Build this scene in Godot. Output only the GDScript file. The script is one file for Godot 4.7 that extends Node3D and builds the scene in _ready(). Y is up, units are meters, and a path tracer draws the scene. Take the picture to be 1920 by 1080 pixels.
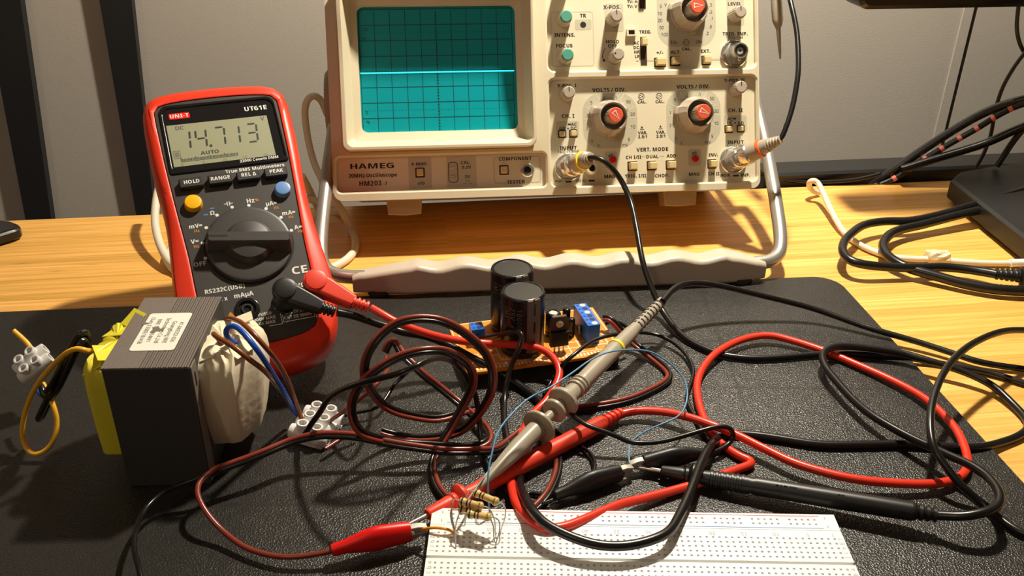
extends Node3D
# A workbench in lamplight: oscilloscope, multimeter, transformer, breadboard and leads. Lengths are millimetres until a mesh is made.

class MB:
	# collects closed shapes (mm) and makes one ArrayMesh, with normals split at creases
	var v := PackedVector3Array()
	var f := PackedInt32Array()
	func add(vs: PackedVector3Array, fs: PackedInt32Array, orient := true) -> void:
		var b := v.size()
		if orient:
			var c := Vector3.ZERO
			for p in vs: c += p
			c /= vs.size()
			var vol := 0.0
			for i in range(0, fs.size(), 3):
				vol += (vs[fs[i]] - c).dot((vs[fs[i + 1]] - c).cross(vs[fs[i + 2]] - c))
			if vol < 0.0:
				for i in range(0, fs.size(), 3):
					var k := fs[i + 1]
					fs[i + 1] = fs[i + 2]
					fs[i + 2] = k
		v.append_array(vs)
		for k in fs: f.append(k + b)
	func loft(rings: Array, c0 := true, c1 := true, orient := true) -> MB:
		var vs := PackedVector3Array()
		var fs := PackedInt32Array()
		var n: int = rings[0].size()
		for r in rings: vs.append_array(r)
		for i in rings.size() - 1:
			for j in n:
				var a := i * n + j
				var b := i * n + (j + 1) % n
				fs.append_array([a, b, b + n, a, b + n, a + n])
		for e in [[c0, 0], [c1, rings.size() - 1]]:
			if e[0]:
				var c := Vector3.ZERO
				for p in rings[e[1]]: c += p
				vs.append(c / n)
				var m := vs.size() - 1
				var s: int = e[1] * n
				for j in n:
					if e[1] == 0: fs.append_array([s + (j + 1) % n, s + j, m])
					else: fs.append_array([s + j, s + (j + 1) % n, m])
		add(vs, fs, orient)
		return self
	func prism(poly: PackedVector2Array, z0: float, z1: float, bev := 0.0, x := Transform3D()) -> MB:
		# outline in xy, pushed from z0 to z1, both rims chamfered
		var q := MB.inset(poly, bev)
		var rings := []
		for e in ([[q, z0], [poly, z0 + bev], [poly, z1 - bev], [q, z1]] if bev > 0.0 else [[poly, z0], [poly, z1]]):
			var r := PackedVector3Array()
			for p in e[0]: r.append(x * Vector3(p.x, p.y, e[1]))
			rings.append(r)
		return loft(rings)
	func box(c: Vector3, s: Vector3, bev := 0.0, x := Transform3D()) -> MB:
		return prism(PackedVector2Array([Vector2(c.x - s.x / 2, c.y - s.y / 2), Vector2(c.x + s.x / 2, c.y - s.y / 2), Vector2(c.x + s.x / 2, c.y + s.y / 2), Vector2(c.x - s.x / 2, c.y + s.y / 2)]), c.z - s.z / 2, c.z + s.z / 2, bev, x)
	func lathe(a: Vector3, b: Vector3, prof: Array, n := 24, c0 := true, c1 := true) -> MB:
		# prof holds [distance from a towards b, radius]
		var d := (b - a).normalized()
		var u := d.cross(Vector3.UP if absf(d.y) < 0.9 else Vector3.RIGHT).normalized()
		var w := d.cross(u)
		var rings := []
		for e in prof:
			var r := PackedVector3Array()
			for i in n: r.append(a + d * e[0] + (u * cos(TAU * i / n) + w * sin(TAU * i / n)) * maxf(e[1], 0.001))
			rings.append(r)
		return loft(rings, c0, c1)
	func tube(path: PackedVector3Array, rad, n := 10, squash := 1.0) -> MB:
		var rings := []
		var m := path.size()
		var t := (path[1] - path[0]).normalized()
		var u := t.cross(Vector3.UP if absf(t.y) < 0.9 else Vector3.RIGHT).normalized()
		for i in m:
			var t2 := (path[mini(i + 1, m - 1)] - path[maxi(i - 1, 0)]).normalized()
			u = (u - t2 * u.dot(t2)).normalized()
			var w := t2.cross(u)
			var r := PackedVector3Array()
			var k: float = rad[i] if rad is Array else rad
			for j in n: r.append(path[i] + (u * cos(TAU * j / n) + w * squash * sin(TAU * j / n)) * k)
			rings.append(r)
		return loft(rings)
	func ring(outer: PackedVector2Array, inner: PackedVector2Array, zo: Array, zi: Array, x := Transform3D()) -> MB:
		# frame between two outlines of the same point count: zo / zi = [back, front] depths; a number or a Callable of the point
		var rings := []
		for e in [[outer, zo[0]], [outer, zo[1]], [inner, zi[1]], [inner, zi[0]], [outer, zo[0]]]:
			var r := PackedVector3Array()
			for p in e[0]: r.append(x * Vector3(p.x, p.y, e[1]))
			rings.append(r)
		return loft(rings, false, false)
	func mesh_of(m: Mesh, x: Transform3D) -> MB:
		# another mesh's triangles (metres in, mm here)
		for s in m.get_surface_count():
			var a := m.surface_get_arrays(s)
			var vs := PackedVector3Array()
			for p in a[Mesh.ARRAY_VERTEX]: vs.append(x * (p * 1000.0))
			var ix: PackedInt32Array = a[Mesh.ARRAY_INDEX] if a[Mesh.ARRAY_INDEX] != null else PackedInt32Array(range(vs.size()))
			var fs := PackedInt32Array()
			for i in range(0, ix.size(), 3): fs.append_array([ix[i], ix[i + 2], ix[i + 1]])
			add(vs, fs, false)
		return self
	static func inset(poly: PackedVector2Array, d: float) -> PackedVector2Array:
		var n := poly.size()
		var area := 0.0
		for i in n: area += poly[i].cross(poly[(i + 1) % n])
		var s := 1.0 if area > 0.0 else -1.0
		var out := PackedVector2Array()
		for i in n:
			var e1 := (poly[i] - poly[(i + n - 1) % n]).normalized()
			var e2 := (poly[(i + 1) % n] - poly[i]).normalized()
			var n1 := Vector2(-e1.y, e1.x) * s
			var n2 := Vector2(-e2.y, e2.x) * s
			var m := n1 + n2
			out.append(poly[i] + m * (d / maxf(0.35, m.dot(n1))))
		return out
	func make(off := Vector3.ZERO, crease := 38.0) -> ArrayMesh:
		var ids := {}
		var of := PackedInt32Array()
		of.resize(v.size())
		for i in v.size():
			var k := Vector3i((v[i] * 500.0).round())
			if not ids.has(k): ids[k] = ids.size()
			of[i] = ids[k]
		var fn := PackedVector3Array()
		var near := []
		near.resize(ids.size())
		for i in near.size(): near[i] = PackedInt32Array()
		for i in range(0, f.size(), 3):
			var n := (v[f[i + 1]] - v[f[i]]).cross(v[f[i + 2]] - v[f[i]])
			fn.append(n)
			if n.length_squared() > 1e-14:
				for j in 3: near[of[f[i + j]]].append(fn.size() - 1)
		var cc := cos(deg_to_rad(crease))
		var pos := PackedVector3Array()
		var nor := PackedVector3Array()
		for t in fn.size():
			if fn[t].length_squared() <= 1e-14: continue
			var a := fn[t].normalized()
			for j in [0, 2, 1]:
				var i := f[t * 3 + j]
				var s := Vector3.ZERO
				for k in near[of[i]]:
					if fn[k].normalized().dot(a) > cc: s += fn[k]
				pos.append((v[i] - off) * 0.001)
				nor.append(s.normalized())
		var arr := []
		arr.resize(Mesh.ARRAY_MAX)
		arr[Mesh.ARRAY_VERTEX] = pos
		arr[Mesh.ARRAY_NORMAL] = nor
		var m := ArrayMesh.new()
		m.add_surface_from_arrays(Mesh.PRIMITIVE_TRIANGLES, arr)
		return m

var M := {}
var taken := {}

func P(a: Array) -> PackedVector3Array:
	var o := PackedVector3Array()
	for i in range(0, a.size(), 3): o.append(Vector3(a[i], a[i + 1], a[i + 2]))
	return o

func smooth(p: PackedVector3Array, step := 2.0) -> PackedVector3Array:
	# Catmull-Rom through the points
	var o := PackedVector3Array()
	for i in p.size() - 1:
		var a := p[maxi(i - 1, 0)]
		var d := p[mini(i + 2, p.size() - 1)]
		var n := maxi(1, int(ceil(p[i].distance_to(p[i + 1]) / step)))
		for k in n:
			o.append(p[i].cubic_interpolate(p[i + 1], a, d, float(k) / n))
	o.append(p[p.size() - 1])
	return o

func relax(p: PackedVector3Array, times := 2) -> PackedVector3Array:
	# softens kinks of a resampled path
	for t in times:
		var q := p.duplicate()
		for i in range(1, p.size() - 1): q[i] = (p[i - 1] + p[i] * 2.0 + p[i + 1]) / 4.0
		p = q
	return p

func cable(p: PackedVector3Array, step := 2.0, soft := 3) -> PackedVector3Array:
	return relax(smooth(p, step), soft)

func beside(p: PackedVector3Array, r: float, s: float) -> PackedVector3Array:
	# the path of one conductor of a flat pair
	var o := PackedVector3Array()
	for i in p.size():
		var t := (p[mini(i + 1, p.size() - 1)] - p[maxi(i - 1, 0)]).normalized()
		o.append(p[i] + t.cross(Vector3(0, 0.75, 0.66)).normalized() * r * s)
	return o

func rrect(x0: float, y0: float, x1: float, y1: float, r: float, n := 6) -> PackedVector2Array:
	var o := PackedVector2Array()
	for c in [[x1 - r, y1 - r, 0.0], [x0 + r, y1 - r, PI / 2], [x0 + r, y0 + r, PI], [x1 - r, y0 + r, 1.5 * PI]]:
		for i in n + 1: o.append(Vector2(c[0] + r * cos(c[2] + PI / 2 * i / n), c[1] + r * sin(c[2] + PI / 2 * i / n)))
	return o

func circle(c: Vector2, r: float, n := 28) -> PackedVector2Array:
	var o := PackedVector2Array()
	for i in n: o.append(c + Vector2(cos(TAU * i / n), sin(TAU * i / n)) * r)
	return o

func curve2(a: Array, mirror: bool, n: int, c: Vector2) -> PackedVector2Array:
	# an outline given by points, seen from c at n even angles
	var p := PackedVector2Array()
	for i in range(0, a.size(), 2): p.append(Vector2(a[i], a[i + 1]))
	if mirror:
		for i in range(p.size() - 2, 0, -1): p.append(Vector2(-p[i].x, p[i].y))
	var d := PackedVector2Array()
	for i in p.size():
		for k in 8: d.append(p[i].cubic_interpolate(p[(i + 1) % p.size()], p[(i + p.size() - 1) % p.size()], p[(i + 2) % p.size()], k / 8.0))
	var o := PackedVector2Array()
	for i in n:
		var w := Vector2.from_angle(TAU * (i + 0.5) / n)
		var best := 0.0
		for k in d.size():
			var h = Geometry2D.segment_intersects_segment(c, c + w * 400.0, d[k], d[(k + 1) % d.size()])
			if h != null: best = maxf(best, c.distance_to(h))
		o.append(c + w * best)
	return o

func mat(called: String, c: Color, rough := 0.5, metal := 0.0) -> StandardMaterial3D:
	var m := StandardMaterial3D.new()
	m.resource_name = called
	m.albedo_color = c
	m.roughness = rough
	m.metallic = metal
	M[called] = m
	return m

func rgb(r: int, g: int, b: int) -> Color:
	return Color(r / 255.0, g / 255.0, b / 255.0)

func numbered(called: String) -> String:
	taken[called] = taken.get(called, -1) + 1
	return called if taken[called] == 0 else "%s_%03d" % [called, taken[called]]

func tag(o: Node3D, label: String, category := "", group := "", kind := "") -> void:
	if label: o.set_meta("label", label)
	if category: o.set_meta("category", category)
	if group: o.set_meta("group", group)
	if kind: o.set_meta("kind", kind)

func thing(called: String, at: Vector3, label: String, category: String, group := "", basis_ := Basis()) -> Node3D:
	# a Node3D at the thing's base (mm); its parts are its children
	var o := Node3D.new()
	o.name = numbered(called)
	add_child(o)
	o.transform = Transform3D(basis_, at * 0.001)
	tag(o, label, category, group)
	return o

func part(owner_: Node3D, called: String, mb: MB, m: String, label := "", world := false, crease := 38.0) -> MeshInstance3D:
	# world: the shape was laid out in bench coordinates, else in the thing's own
	var o := MeshInstance3D.new()
	o.name = called
	var off := Vector3.ZERO
	if world:
		var up := owner_
		while up != self and up.get_parent() != self: up = up.get_parent()
		if up != self: off = up.position * 1000.0
	o.mesh = mb.make(off, crease)
	o.material_override = null
	o.set_surface_override_material(0, M[m])
	owner_.add_child(o, true)
	if label: o.set_meta("label", label)
	return o

func structure(called: String, mb: MB, m: String, label: String) -> MeshInstance3D:
	var o := part(self, called, mb, m)
	tag(o, label, "", "", "structure")
	return o

func letters(mb: MB, text: String, c: Vector2, cap: float, z: float, bold := false, turn := 0.0, wide := 1.0, x := Transform3D(), thick := 0.12, serif := false) -> void:
	# printed lettering: cap is the height of a capital in mm
	var t := TextMesh.new()
	t.text = text
	var fo := SystemFont.new()
	fo.font_names = PackedStringArray(["Droid Serif" if serif else "Droid Sans"])
	fo.font_weight = 700 if bold else 400
	t.font = fo
	t.font_size = 24
	t.pixel_size = 0.001 * cap / (0.714 * 24)
	t.curve_step = 3.0
	t.depth = thick * 0.001
	var ab := t.get_aabb()
	var mid := ab.get_center() * 1000.0
	mb.mesh_of(t, x * Transform3D(Basis(Vector3.BACK, turn) * Basis.from_scale(Vector3(wide, 1, 1)), Vector3(c.x, c.y, z)) * Transform3D(Basis(), -mid))

const DESK_YAW := 0.138
const MAT_YAW := 0.114318
const LAMP := Vector3(158, 650, -632)

func _ready() -> void:
	# ---------- camera
	var cam := Camera3D.new()
	cam.name = "camera"
	cam.fov = rad_to_deg(2.0 * atan(540.0 / 1700.0))
	cam.near = 0.02
	cam.far = 20.0
	cam.transform = Transform3D(Basis(Vector3.RIGHT, -0.4917057) * Basis(Vector3.BACK, 0.0109473), Vector3(0, 0.2680917, 0))
	add_child(cam)
	cam.current = true
	# ---------- air, exposure
	var we := WorldEnvironment.new()
	we.name = "environment"
	var env := Environment.new()
	env.background_mode = Environment.BG_COLOR
	env.background_color = Color(0.02, 0.02, 0.022)
	env.tonemap_mode = Environment.TONE_MAPPER_LINEAR
	env.tonemap_exposure = 1.0
	env.sdfgi_enabled = true
	env.ssao_enabled = true
	env.ssil_enabled = true
	we.environment = env
	add_child(we)
	# ---------- light of the lamp over the bench; its fitting is built in lamp()
	var spot := SpotLight3D.new()
	spot.name = "pendant_lamp_light"
	spot.position = LAMP * 0.001
	spot.rotation = Vector3(-PI / 2, 0, 0)
	spot.spot_angle = 84.0
	spot.spot_angle_attenuation = 0.25
	spot.spot_range = 6.0
	spot.spot_attenuation = 2.0
	spot.light_color = Color(1.0, 0.955, 0.868)
	spot.light_energy = 0.90
	spot.light_size = 0.02
	spot.shadow_enabled = true
	add_child(spot)
	# a second, weaker ceiling lamp far behind the camera
	var room := OmniLight3D.new()
	room.name = "ceiling_lamp_light"
	room.position = Vector3(-0.9, 1.55, 1.0)
	room.omni_range = 8.0
	room.omni_attenuation = 2.0
	room.light_color = Color(1.0, 0.95, 0.9)
	room.light_energy = 0.16
	room.light_size = 0.08
	room.shadow_enabled = true
	add_child(room)
	materials()
	room_shell()
	lamp()
	bench()
	oscilloscope()
	multimeter()
	transformer()
	terminal_blocks()
	circuit_board()
	breadboard()
	leads()
	probes()
	surroundings()

func noise_tex(freq: float, kind: int, octaves: int, size := 512, normal := false, strength := 4.0, seed_ := 1, ramp: Gradient = null) -> NoiseTexture2D:
	var n := FastNoiseLite.new()
	n.seed = seed_
	n.noise_type = kind
	n.frequency = freq
	n.fractal_octaves = octaves
	var t := NoiseTexture2D.new()
	t.width = size
	t.height = size
	t.seamless = true
	t.noise = n
	t.as_normal_map = normal
	t.bump_strength = strength
	if ramp: t.color_ramp = ramp
	return t

func ramp2(a: Color, b: Color, p0 := 0.0, p1 := 1.0) -> Gradient:
	var g := Gradient.new()
	g.offsets = PackedFloat32Array([p0, p1])
	g.colors = PackedColorArray([a, b])
	return g

func tri(m: StandardMaterial3D, tile_mm: float, world := false) -> void:
	m.uv1_triplanar = true
	m.uv1_world_triplanar = world
	m.uv1_scale = Vector3.ONE * (1000.0 / tile_mm)

func bumps(m: StandardMaterial3D, t: Texture2D, k: float) -> void:
	m.normal_enabled = true
	m.normal_texture = t
	m.normal_scale = k

func materials() -> void:
	var m: StandardMaterial3D
	var fine := noise_tex(0.09, FastNoiseLite.TYPE_SIMPLEX_SMOOTH, 3, 512, true, 6.0, 3)
	mat("wall", rgb(190, 183, 174), 0.75)
	tri(M.wall, 90.0)
	bumps(M.wall, fine, 0.12)
	mat("wall_dark", rgb(120, 114, 106), 0.8)
	mat("floor", rgb(120, 100, 80), 0.7)
	mat("ceiling", rgb(200, 195, 188), 0.9)
	mat("post", rgb(30, 31, 34), 0.55)
	m = mat("desk_mat", rgb(44, 42, 40), 0.34)
	tri(m, 46.0)
	bumps(m, noise_tex(0.05, FastNoiseLite.TYPE_CELLULAR, 2, 1024, true, 5.0, 8), 1.0)
	m.roughness_texture = noise_tex(0.012, FastNoiseLite.TYPE_SIMPLEX_SMOOTH, 4, 512, false, 1.0, 21, ramp2(Color(0.75, 0.75, 0.75), Color(1, 1, 1)))
	# bamboo: streaks along the desk, fine fibres, dark nodes
	var im := Image.create(1024, 1024, false, Image.FORMAT_RGB8)
	var rng := RandomNumberGenerator.new()
	rng.seed = 77
	var na := FastNoiseLite.new()
	na.seed = 5
	na.frequency = 0.01
	na.fractal_octaves = 3
	var base := []
	var y := 0
	while y < 1024:
		var w := rng.randi_range(22, 46)
		var tone := rng.randf_range(-0.05, 0.05)
		var s := rng.randi_range(0, 999)
		for k in w: base.append([tone, s, k == 0])
		y += w
	for yy in 1024:
		var b: Array = base[yy]
		for xx in 1024:
			var g := na.get_noise_2d(xx * 0.22 + b[1] * 31.0, yy * 5.0) * 0.11 + na.get_noise_2d(xx * 0.5, yy * 17.0) * 0.10
			var l: float = 1.0 + b[0] + g - (0.05 if b[2] else 0.0)
			im.set_pixel(xx, yy, Color(minf(0.90 * l, 1.0), 0.68 * l, 0.345 * l * l))
	for k in 60:
		var cx := rng.randi_range(20, 1000)
		var cy := rng.randi_range(4, 1018)
		for dx in range(-14, 15):
			for dy in 3:
				var q := im.get_pixel(cx + dx, cy + dy)
				var d := 1.0 - 0.28 * maxf(0.0, 1.0 - absf(dx) / 14.0) * rng.randf_range(0.5, 1.0)
				im.set_pixel(cx + dx, cy + dy, Color(q.r * d, q.g * d * 0.97, q.b * d * 0.92))
	im.generate_mipmaps()
	m = mat("bamboo", Color.WHITE, 0.42)
	m.albedo_texture = ImageTexture.create_from_image(im)
	m.uv1_triplanar = true
	m.uv1_scale = Vector3(1.9, 3.4, 3.4)
	m.uv1_triplanar_sharpness = 8.0
	# instruments
	m = mat("cream", rgb(214, 204, 176), 0.5)
	tri(m, 18.0)
	bumps(m, fine, 0.22)
	mat("cream_panel", rgb(222, 213, 186), 0.45)
	mat("panel_patch", rgb(192, 187, 165), 0.5)
	mat("print_black", rgb(22, 20, 20), 0.6)
	mat("print_white", rgb(228, 226, 220), 0.55)
	mat("print_orange", rgb(196, 128, 40), 0.6)
	mat("print_blue", rgb(60, 120, 190), 0.6)
	mat("print_grey", rgb(150, 150, 148), 0.6)
	mat("screen_glass", rgb(0, 158, 172), 0.30)
	mat("graticule_ink", rgb(0, 60, 66), 0.5)
	m = mat("trace_glow", rgb(60, 220, 230), 0.4)
	m.emission_enabled = true
	m.emission = rgb(40, 235, 250)
	m.emission_energy_multiplier = 1.1
	mat("knob_grey", rgb(176, 164, 148), 0.42)
	mat("knob_green", rgb(88, 160, 140), 0.35)
	mat("knob_red", rgb(226, 92, 62), 0.4)
	mat("button_cream", rgb(214, 192, 138), 0.4)
	mat("hole", rgb(10, 9, 9), 0.7)
	mat("slot_brown", rgb(60, 44, 32), 0.5)
	mat("led_red", rgb(200, 34, 28), 0.25)
	mat("chrome", rgb(216, 213, 206), 0.2, 0.85)
	mat("steel", rgb(200, 197, 190), 0.32, 0.75)
	mat("tinned_wire", rgb(214, 211, 204), 0.34, 0.45)
	mat("handle_paint", rgb(196, 186, 168), 0.38)
	mat("rubber", rgb(52, 50, 48), 0.7)
	mat("dark_case", rgb(150, 132, 112), 0.5)
	# meter
	m = mat("holster_red", rgb(230, 56, 28), 0.38)
	tri(m, 14.0)
	bumps(m, fine, 0.10)
	m = mat("meter_black", rgb(64, 61, 59), 0.38)
	tri(m, 12.0)
	bumps(m, fine, 0.14)
	mat("meter_gloss", rgb(28, 27, 28), 0.16)
	mat("button_rubber", rgb(30, 29, 29), 0.5)
	mat("lcd", rgb(154, 155, 128), 0.35)
	mat("lcd_ink", rgb(34, 40, 38), 0.5)
	mat("lcd_faint", rgb(112, 114, 92), 0.5)
	mat("yellow", rgb(252, 188, 8), 0.35)
	mat("button_blue", rgb(106, 146, 204), 0.35)
	# leads
	mat("lead_red", rgb(228, 58, 38), 0.3)
	mat("probe_red", rgb(232, 64, 40), 0.42)
	mat("lead_black", rgb(24, 23, 23), 0.28)
	mat("plug_black", rgb(27, 26, 26), 0.4)
	mat("wire_brown_red", rgb(132, 54, 40), 0.28)
	mat("wire_black", rgb(22, 20, 20), 0.25)
	mat("wire_brown", rgb(128, 66, 26), 0.32)
	mat("wire_blue", rgb(28, 84, 196), 0.3)
	mat("wire_thin_blue", rgb(92, 148, 190), 0.4)
	mat("wire_yellow", rgb(250, 188, 48), 0.35)
	mat("wire_orange", rgb(240, 150, 20), 0.35)
	mat("probe_grey", rgb(164, 154, 136), 0.36)
	mat("probe_ring_yellow", rgb(246, 222, 40), 0.4)
	mat("probe_ring_orange", rgb(232, 108, 50), 0.4)
	mat("clip_red", rgb(232, 18, 14), 0.36)
	mat("white_plastic", rgb(232, 230, 228), 0.4)
	mat("white_cable", rgb(222, 214, 196), 0.45)
	mat("tape_wrap", rgb(226, 212, 178), 0.6)
	# transformer
	m = mat("lamination", rgb(132, 122, 114), 0.5)
	m.metallic = 0.25
	m = mat("lamination_side", rgb(74, 72, 71), 0.55)
	m.metallic = 0.3
	m = mat("tape_white", rgb(240, 228, 198), 0.5)
	tri(m, 30.0)
	bumps(m, noise_tex(0.012, FastNoiseLite.TYPE_SIMPLEX_SMOOTH, 2, 512, true, 8.0, 14), 0.25)
	mat("tape_yellow", rgb(240, 226, 60), 0.4)
	mat("sticker", rgb(238, 234, 222), 0.55)
	# boards
	mat("phenolic", rgb(218, 136, 26), 0.42)
	mat("phenolic_edge", rgb(176, 100, 24), 0.5)
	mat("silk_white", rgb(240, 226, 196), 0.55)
	mat("capacitor_sleeve", rgb(24, 22, 22), 0.26)
	mat("capacitor_stripe", rgb(108, 102, 100), 0.4)
	mat("vent_top", rgb(44, 42, 38), 0.42)
	mat("can_top", rgb(226, 222, 210), 0.3, 0.6)
	mat("epoxy", rgb(26, 25, 25), 0.4)
	mat("bracket", rgb(96, 84, 74), 0.4, 0.4)
	mat("terminal_blue", rgb(28, 108, 214), 0.32)
	mat("terminal_hole", rgb(10, 26, 84), 0.5)
	mat("board_white", rgb(247, 247, 244), 0.42)
	mat("contact", rgb(196, 194, 188), 0.4)
	mat("resistor_tan", rgb(222, 190, 120), 0.3)
	mat("band_black", rgb(34, 30, 28), 0.4)
	mat("band_brown", rgb(110, 52, 24), 0.4)
	mat("band_gold", rgb(180, 140, 60), 0.3, 0.5)
	mat("black_plastic", rgb(26, 26, 28), 0.45)
	mat("tablet_edge", rgb(24, 24, 26), 0.25)
	mat("marker_red", rgb(210, 110, 96), 0.5)
	m = mat("lamp_glow", Color.WHITE, 0.5)
	m.emission_enabled = true
	m.emission = Color(1.0, 0.88, 0.7)
	m.emission_energy_multiplier = 6.0
	mat("lamp_metal", rgb(60, 60, 62), 0.4, 0.3)

func quad_box(mb: MB, u0: float, u1: float, v0: float, v1: float, y0: float, y1: float, x: Transform3D, bev := 0.0) -> void:
	mb.box(Vector3((u0 + u1) / 2, (y0 + y1) / 2, (v0 + v1) / 2), Vector3(u1 - u0, y1 - y0, v1 - v0), bev, x)

func room_shell() -> void:
	var x := Transform3D(Basis(Vector3.UP, DESK_YAW), Vector3.ZERO)
	var m := MB.new()
	quad_box(m, -1900, 612, -935, -905, -730, 1900, x)
	structure("wall_back", m, "wall", "pale grey painted wall behind the desk, left of the dark seam")
	m = MB.new()
	quad_box(m, 620, 1900, -940, -909, -730, 1900, x)
	structure("wall_back_right", m, "wall", "pale grey wall panel at the right, beyond the dark seam")
	m = MB.new()
	quad_box(m, 600, 612, -905, -903.2, -730, 1900, x, 0.6)
	structure("trim_1", m, "wall", "pale edge strip along the wall seam")
	m = MB.new()
	quad_box(m, 612, 620, -940, -925, -730, 1900, x)
	structure("trim_2", m, "wall_dark", "dark groove of the vertical wall seam at the right")
	m = MB.new()
	quad_box(m, -1930, -1900, -940, 1700, -730, 1900, x)
	structure("wall_left", m, "wall", "side wall at the left, outside the picture")
	m = MB.new()
	quad_box(m, 1900, 1930, -940, 1700, -730, 1900, x)
	structure("wall_right", m, "wall", "side wall at the right, outside the picture")
	m = MB.new()
	quad_box(m, -1930, 1930, 1700, 1730, -730, 1900, x)
	structure("wall_front", m, "wall", "wall behind the camera")
	m = MB.new()
	quad_box(m, -1930, 1930, -940, 1730, -760, -730, x)
	structure("floor", m, "floor", "brown floor under the desk")
	m = MB.new()
	quad_box(m, -1930, 1930, -940, 1730, 1900, 1930, x)
	structure("ceiling", m, "ceiling", "white ceiling")
	# two dark uprights on the wall at the left
	for a in [[-371.0, -346.5, -357.0, -326.0, "black upright bar on the wall, the one nearer the left edge of the photo"], [-264.0, -246.0, -258.0, -230.0, "black upright bar on the wall just left of the red multimeter"]]:
		m = MB.new()
		var rings := []
		for e in [[-500.0, 3.4], [-110.0, 0.0], [110.0, 1.0], [700.0, 3.4]]:
			var t: float = (e[0] + 112.0) / 217.0
			var l := lerpf(a[0], a[2], t)
			var r := lerpf(a[1], a[3], t)
			rings.append(PackedVector3Array([x * Vector3(l, e[0], -905), x * Vector3(r, e[0], -905), x * Vector3(r, e[0], -893), x * Vector3(l, e[0], -893)]))
		m.loft(rings)
		var o := part(self, numbered("wall_bar"), m, "post")
		tag(o, a[4], "upright bar")

func lamp() -> void:
	# the lamp over the bench hangs above the frame; only its light shows
	var t := thing("pendant_lamp", LAMP + Vector3(0, 6, 0), "dark metal lamp hanging on a cord over the oscilloscope, above the frame", "lamp")
	part(t, "lamp_shade", MB.new().lathe(Vector3(0, -4, 0), Vector3(0, 60, 0), [[0, 34], [0, 36], [30, 30], [55, 14], [60, 8], [58, 6], [53, 12], [28, 28], [2, 34], [0, 34]], 40, false, false), "lamp_metal")
	part(t, "lamp_bulb", MB.new().lathe(Vector3(0, -2, 0), Vector3(0, 20, 0), [[0, 1], [0.5, 15], [2, 16], [6, 16], [8, 12]], 32), "lamp_glow")
	part(t, "cord", MB.new().tube(P([0, 56, 0, 0, 400, 0, 0, 900, 0, 0, 1334, 0]), 3.0), "white_cable")
	t = thing("ceiling_lamp", Vector3(-900, 1550, 1000), "white ball lamp under the ceiling, behind the camera", "lamp")
	part(t, "lamp_bulb", MB.new().lathe(Vector3(0, -90, 0), Vector3(0, 90, 0), [[0, 1], [8, 38], [25, 65], [50, 82], [90, 90], [130, 82], [155, 65], [172, 38], [180, 1]], 32), "lamp_glow")
	part(t, "cord", MB.new().tube(P([0, 90, 0, 0, 200, 0, 0, 345, 0]), 4.0), "white_cable")

func bench() -> void:
	var x := Transform3D(Basis(Vector3.UP, DESK_YAW), Vector3.ZERO)
	var t := thing("desk", Vector3(0, -720, -250), "bamboo desk top with long honey coloured grain under everything", "desk", "", Basis(Vector3.UP, DESK_YAW))
	# its back edge lies 640 mm from the camera's foot
	var m := MB.new()
	var c := (Basis(Vector3.UP, -DESK_YAW) * Vector3(0, 0, -250))
	quad_box(m, -850 - c.x, 850 - c.x, -640 - c.z, 180 - c.z, 695, 720, Transform3D(), 1.6)
	part(t, "desk_top", m, "bamboo")
	for s in [[-800, -600], [800, -600], [-800, 130], [800, 130]]:
		m = MB.new()
		quad_box(m, s[0] - 25 - c.x, s[0] + 25 - c.x, s[1] - 25 - c.z, s[1] + 25 - c.z, -9, 695, Transform3D(), 3.0)
		part(t, "leg", m, "post")
	# mat with a rounded far corner
	x = Transform3D(Basis(Vector3.UP, MAT_YAW), Vector3.ZERO)
	m = MB.new()
	var r := rrect(-700, -490, 264, 60, 16)
	var flip := Transform3D(x.basis * Basis(Vector3(1, 0, 0), Vector3(0, 0, 1), Vector3(0, -1, 0)), Vector3.ZERO)
	var q := PackedVector2Array()
	for p in r: q.append(Vector2(p.x, p.y))
	m.prism(q, -3.0, -0.05, 0.5, flip)
	var o := part(self, "desk_mat", m, "desk_mat")
	tag(o, "black grained leatherette desk mat lying on the bamboo", "desk mat")

func knob(t: Node3D, called: String, u: float, v: float, cap: String, len: float, r0: float, r1: float, mark: float, dot := false) -> void:
	# small ribbed potentiometer knob: rubbed skirt, coloured cap, pointer line
	var rings := []
	for e in [[0.2, r0], [len * 0.75, r1 + 0.1], [len - 1.2, r1]]:
		var r := PackedVector3Array()
		for i in 40: 
			var k := TAU * i / 40
			var rr: float = e[1] + (0.28 if i % 2 == 0 else 0.0)
			r.append(Vector3(u + rr * cos(k), v + rr * sin(k), e[0]))
		rings.append(r)
	var k0 := part(t, called, MB.new().loft(rings), "knob_grey")
	part(k0, "cap", MB.new().lathe(Vector3(u, v, len - 1.3), Vector3(u, v, len), [[0, r1 - 0.1], [0.9, r1 - 0.1], [1.3, r1 - 0.6]], 32), cap)
	if cap == "knob_green": return
	var b := MB.new()
	if dot: b.prism(circle(Vector2(u - 2.2, v + 0.2), 0.65, 12), len - 0.1, len + 0.05)
	else:
		var d := Vector2.from_angle(mark)
		var q := Vector2(-d.y, d.x) * 0.28
		b.prism(PackedVector2Array([Vector2(u, v) + d * 0.4 + q, Vector2(u, v) + d * 0.4 - q, Vector2(u, v) + d * (r1 - 0.3) - q, Vector2(u, v) + d * (r1 - 0.3) + q]), len - 0.1, len + 0.05)
	part(k0, "pointer", b, "print_black")

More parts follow.
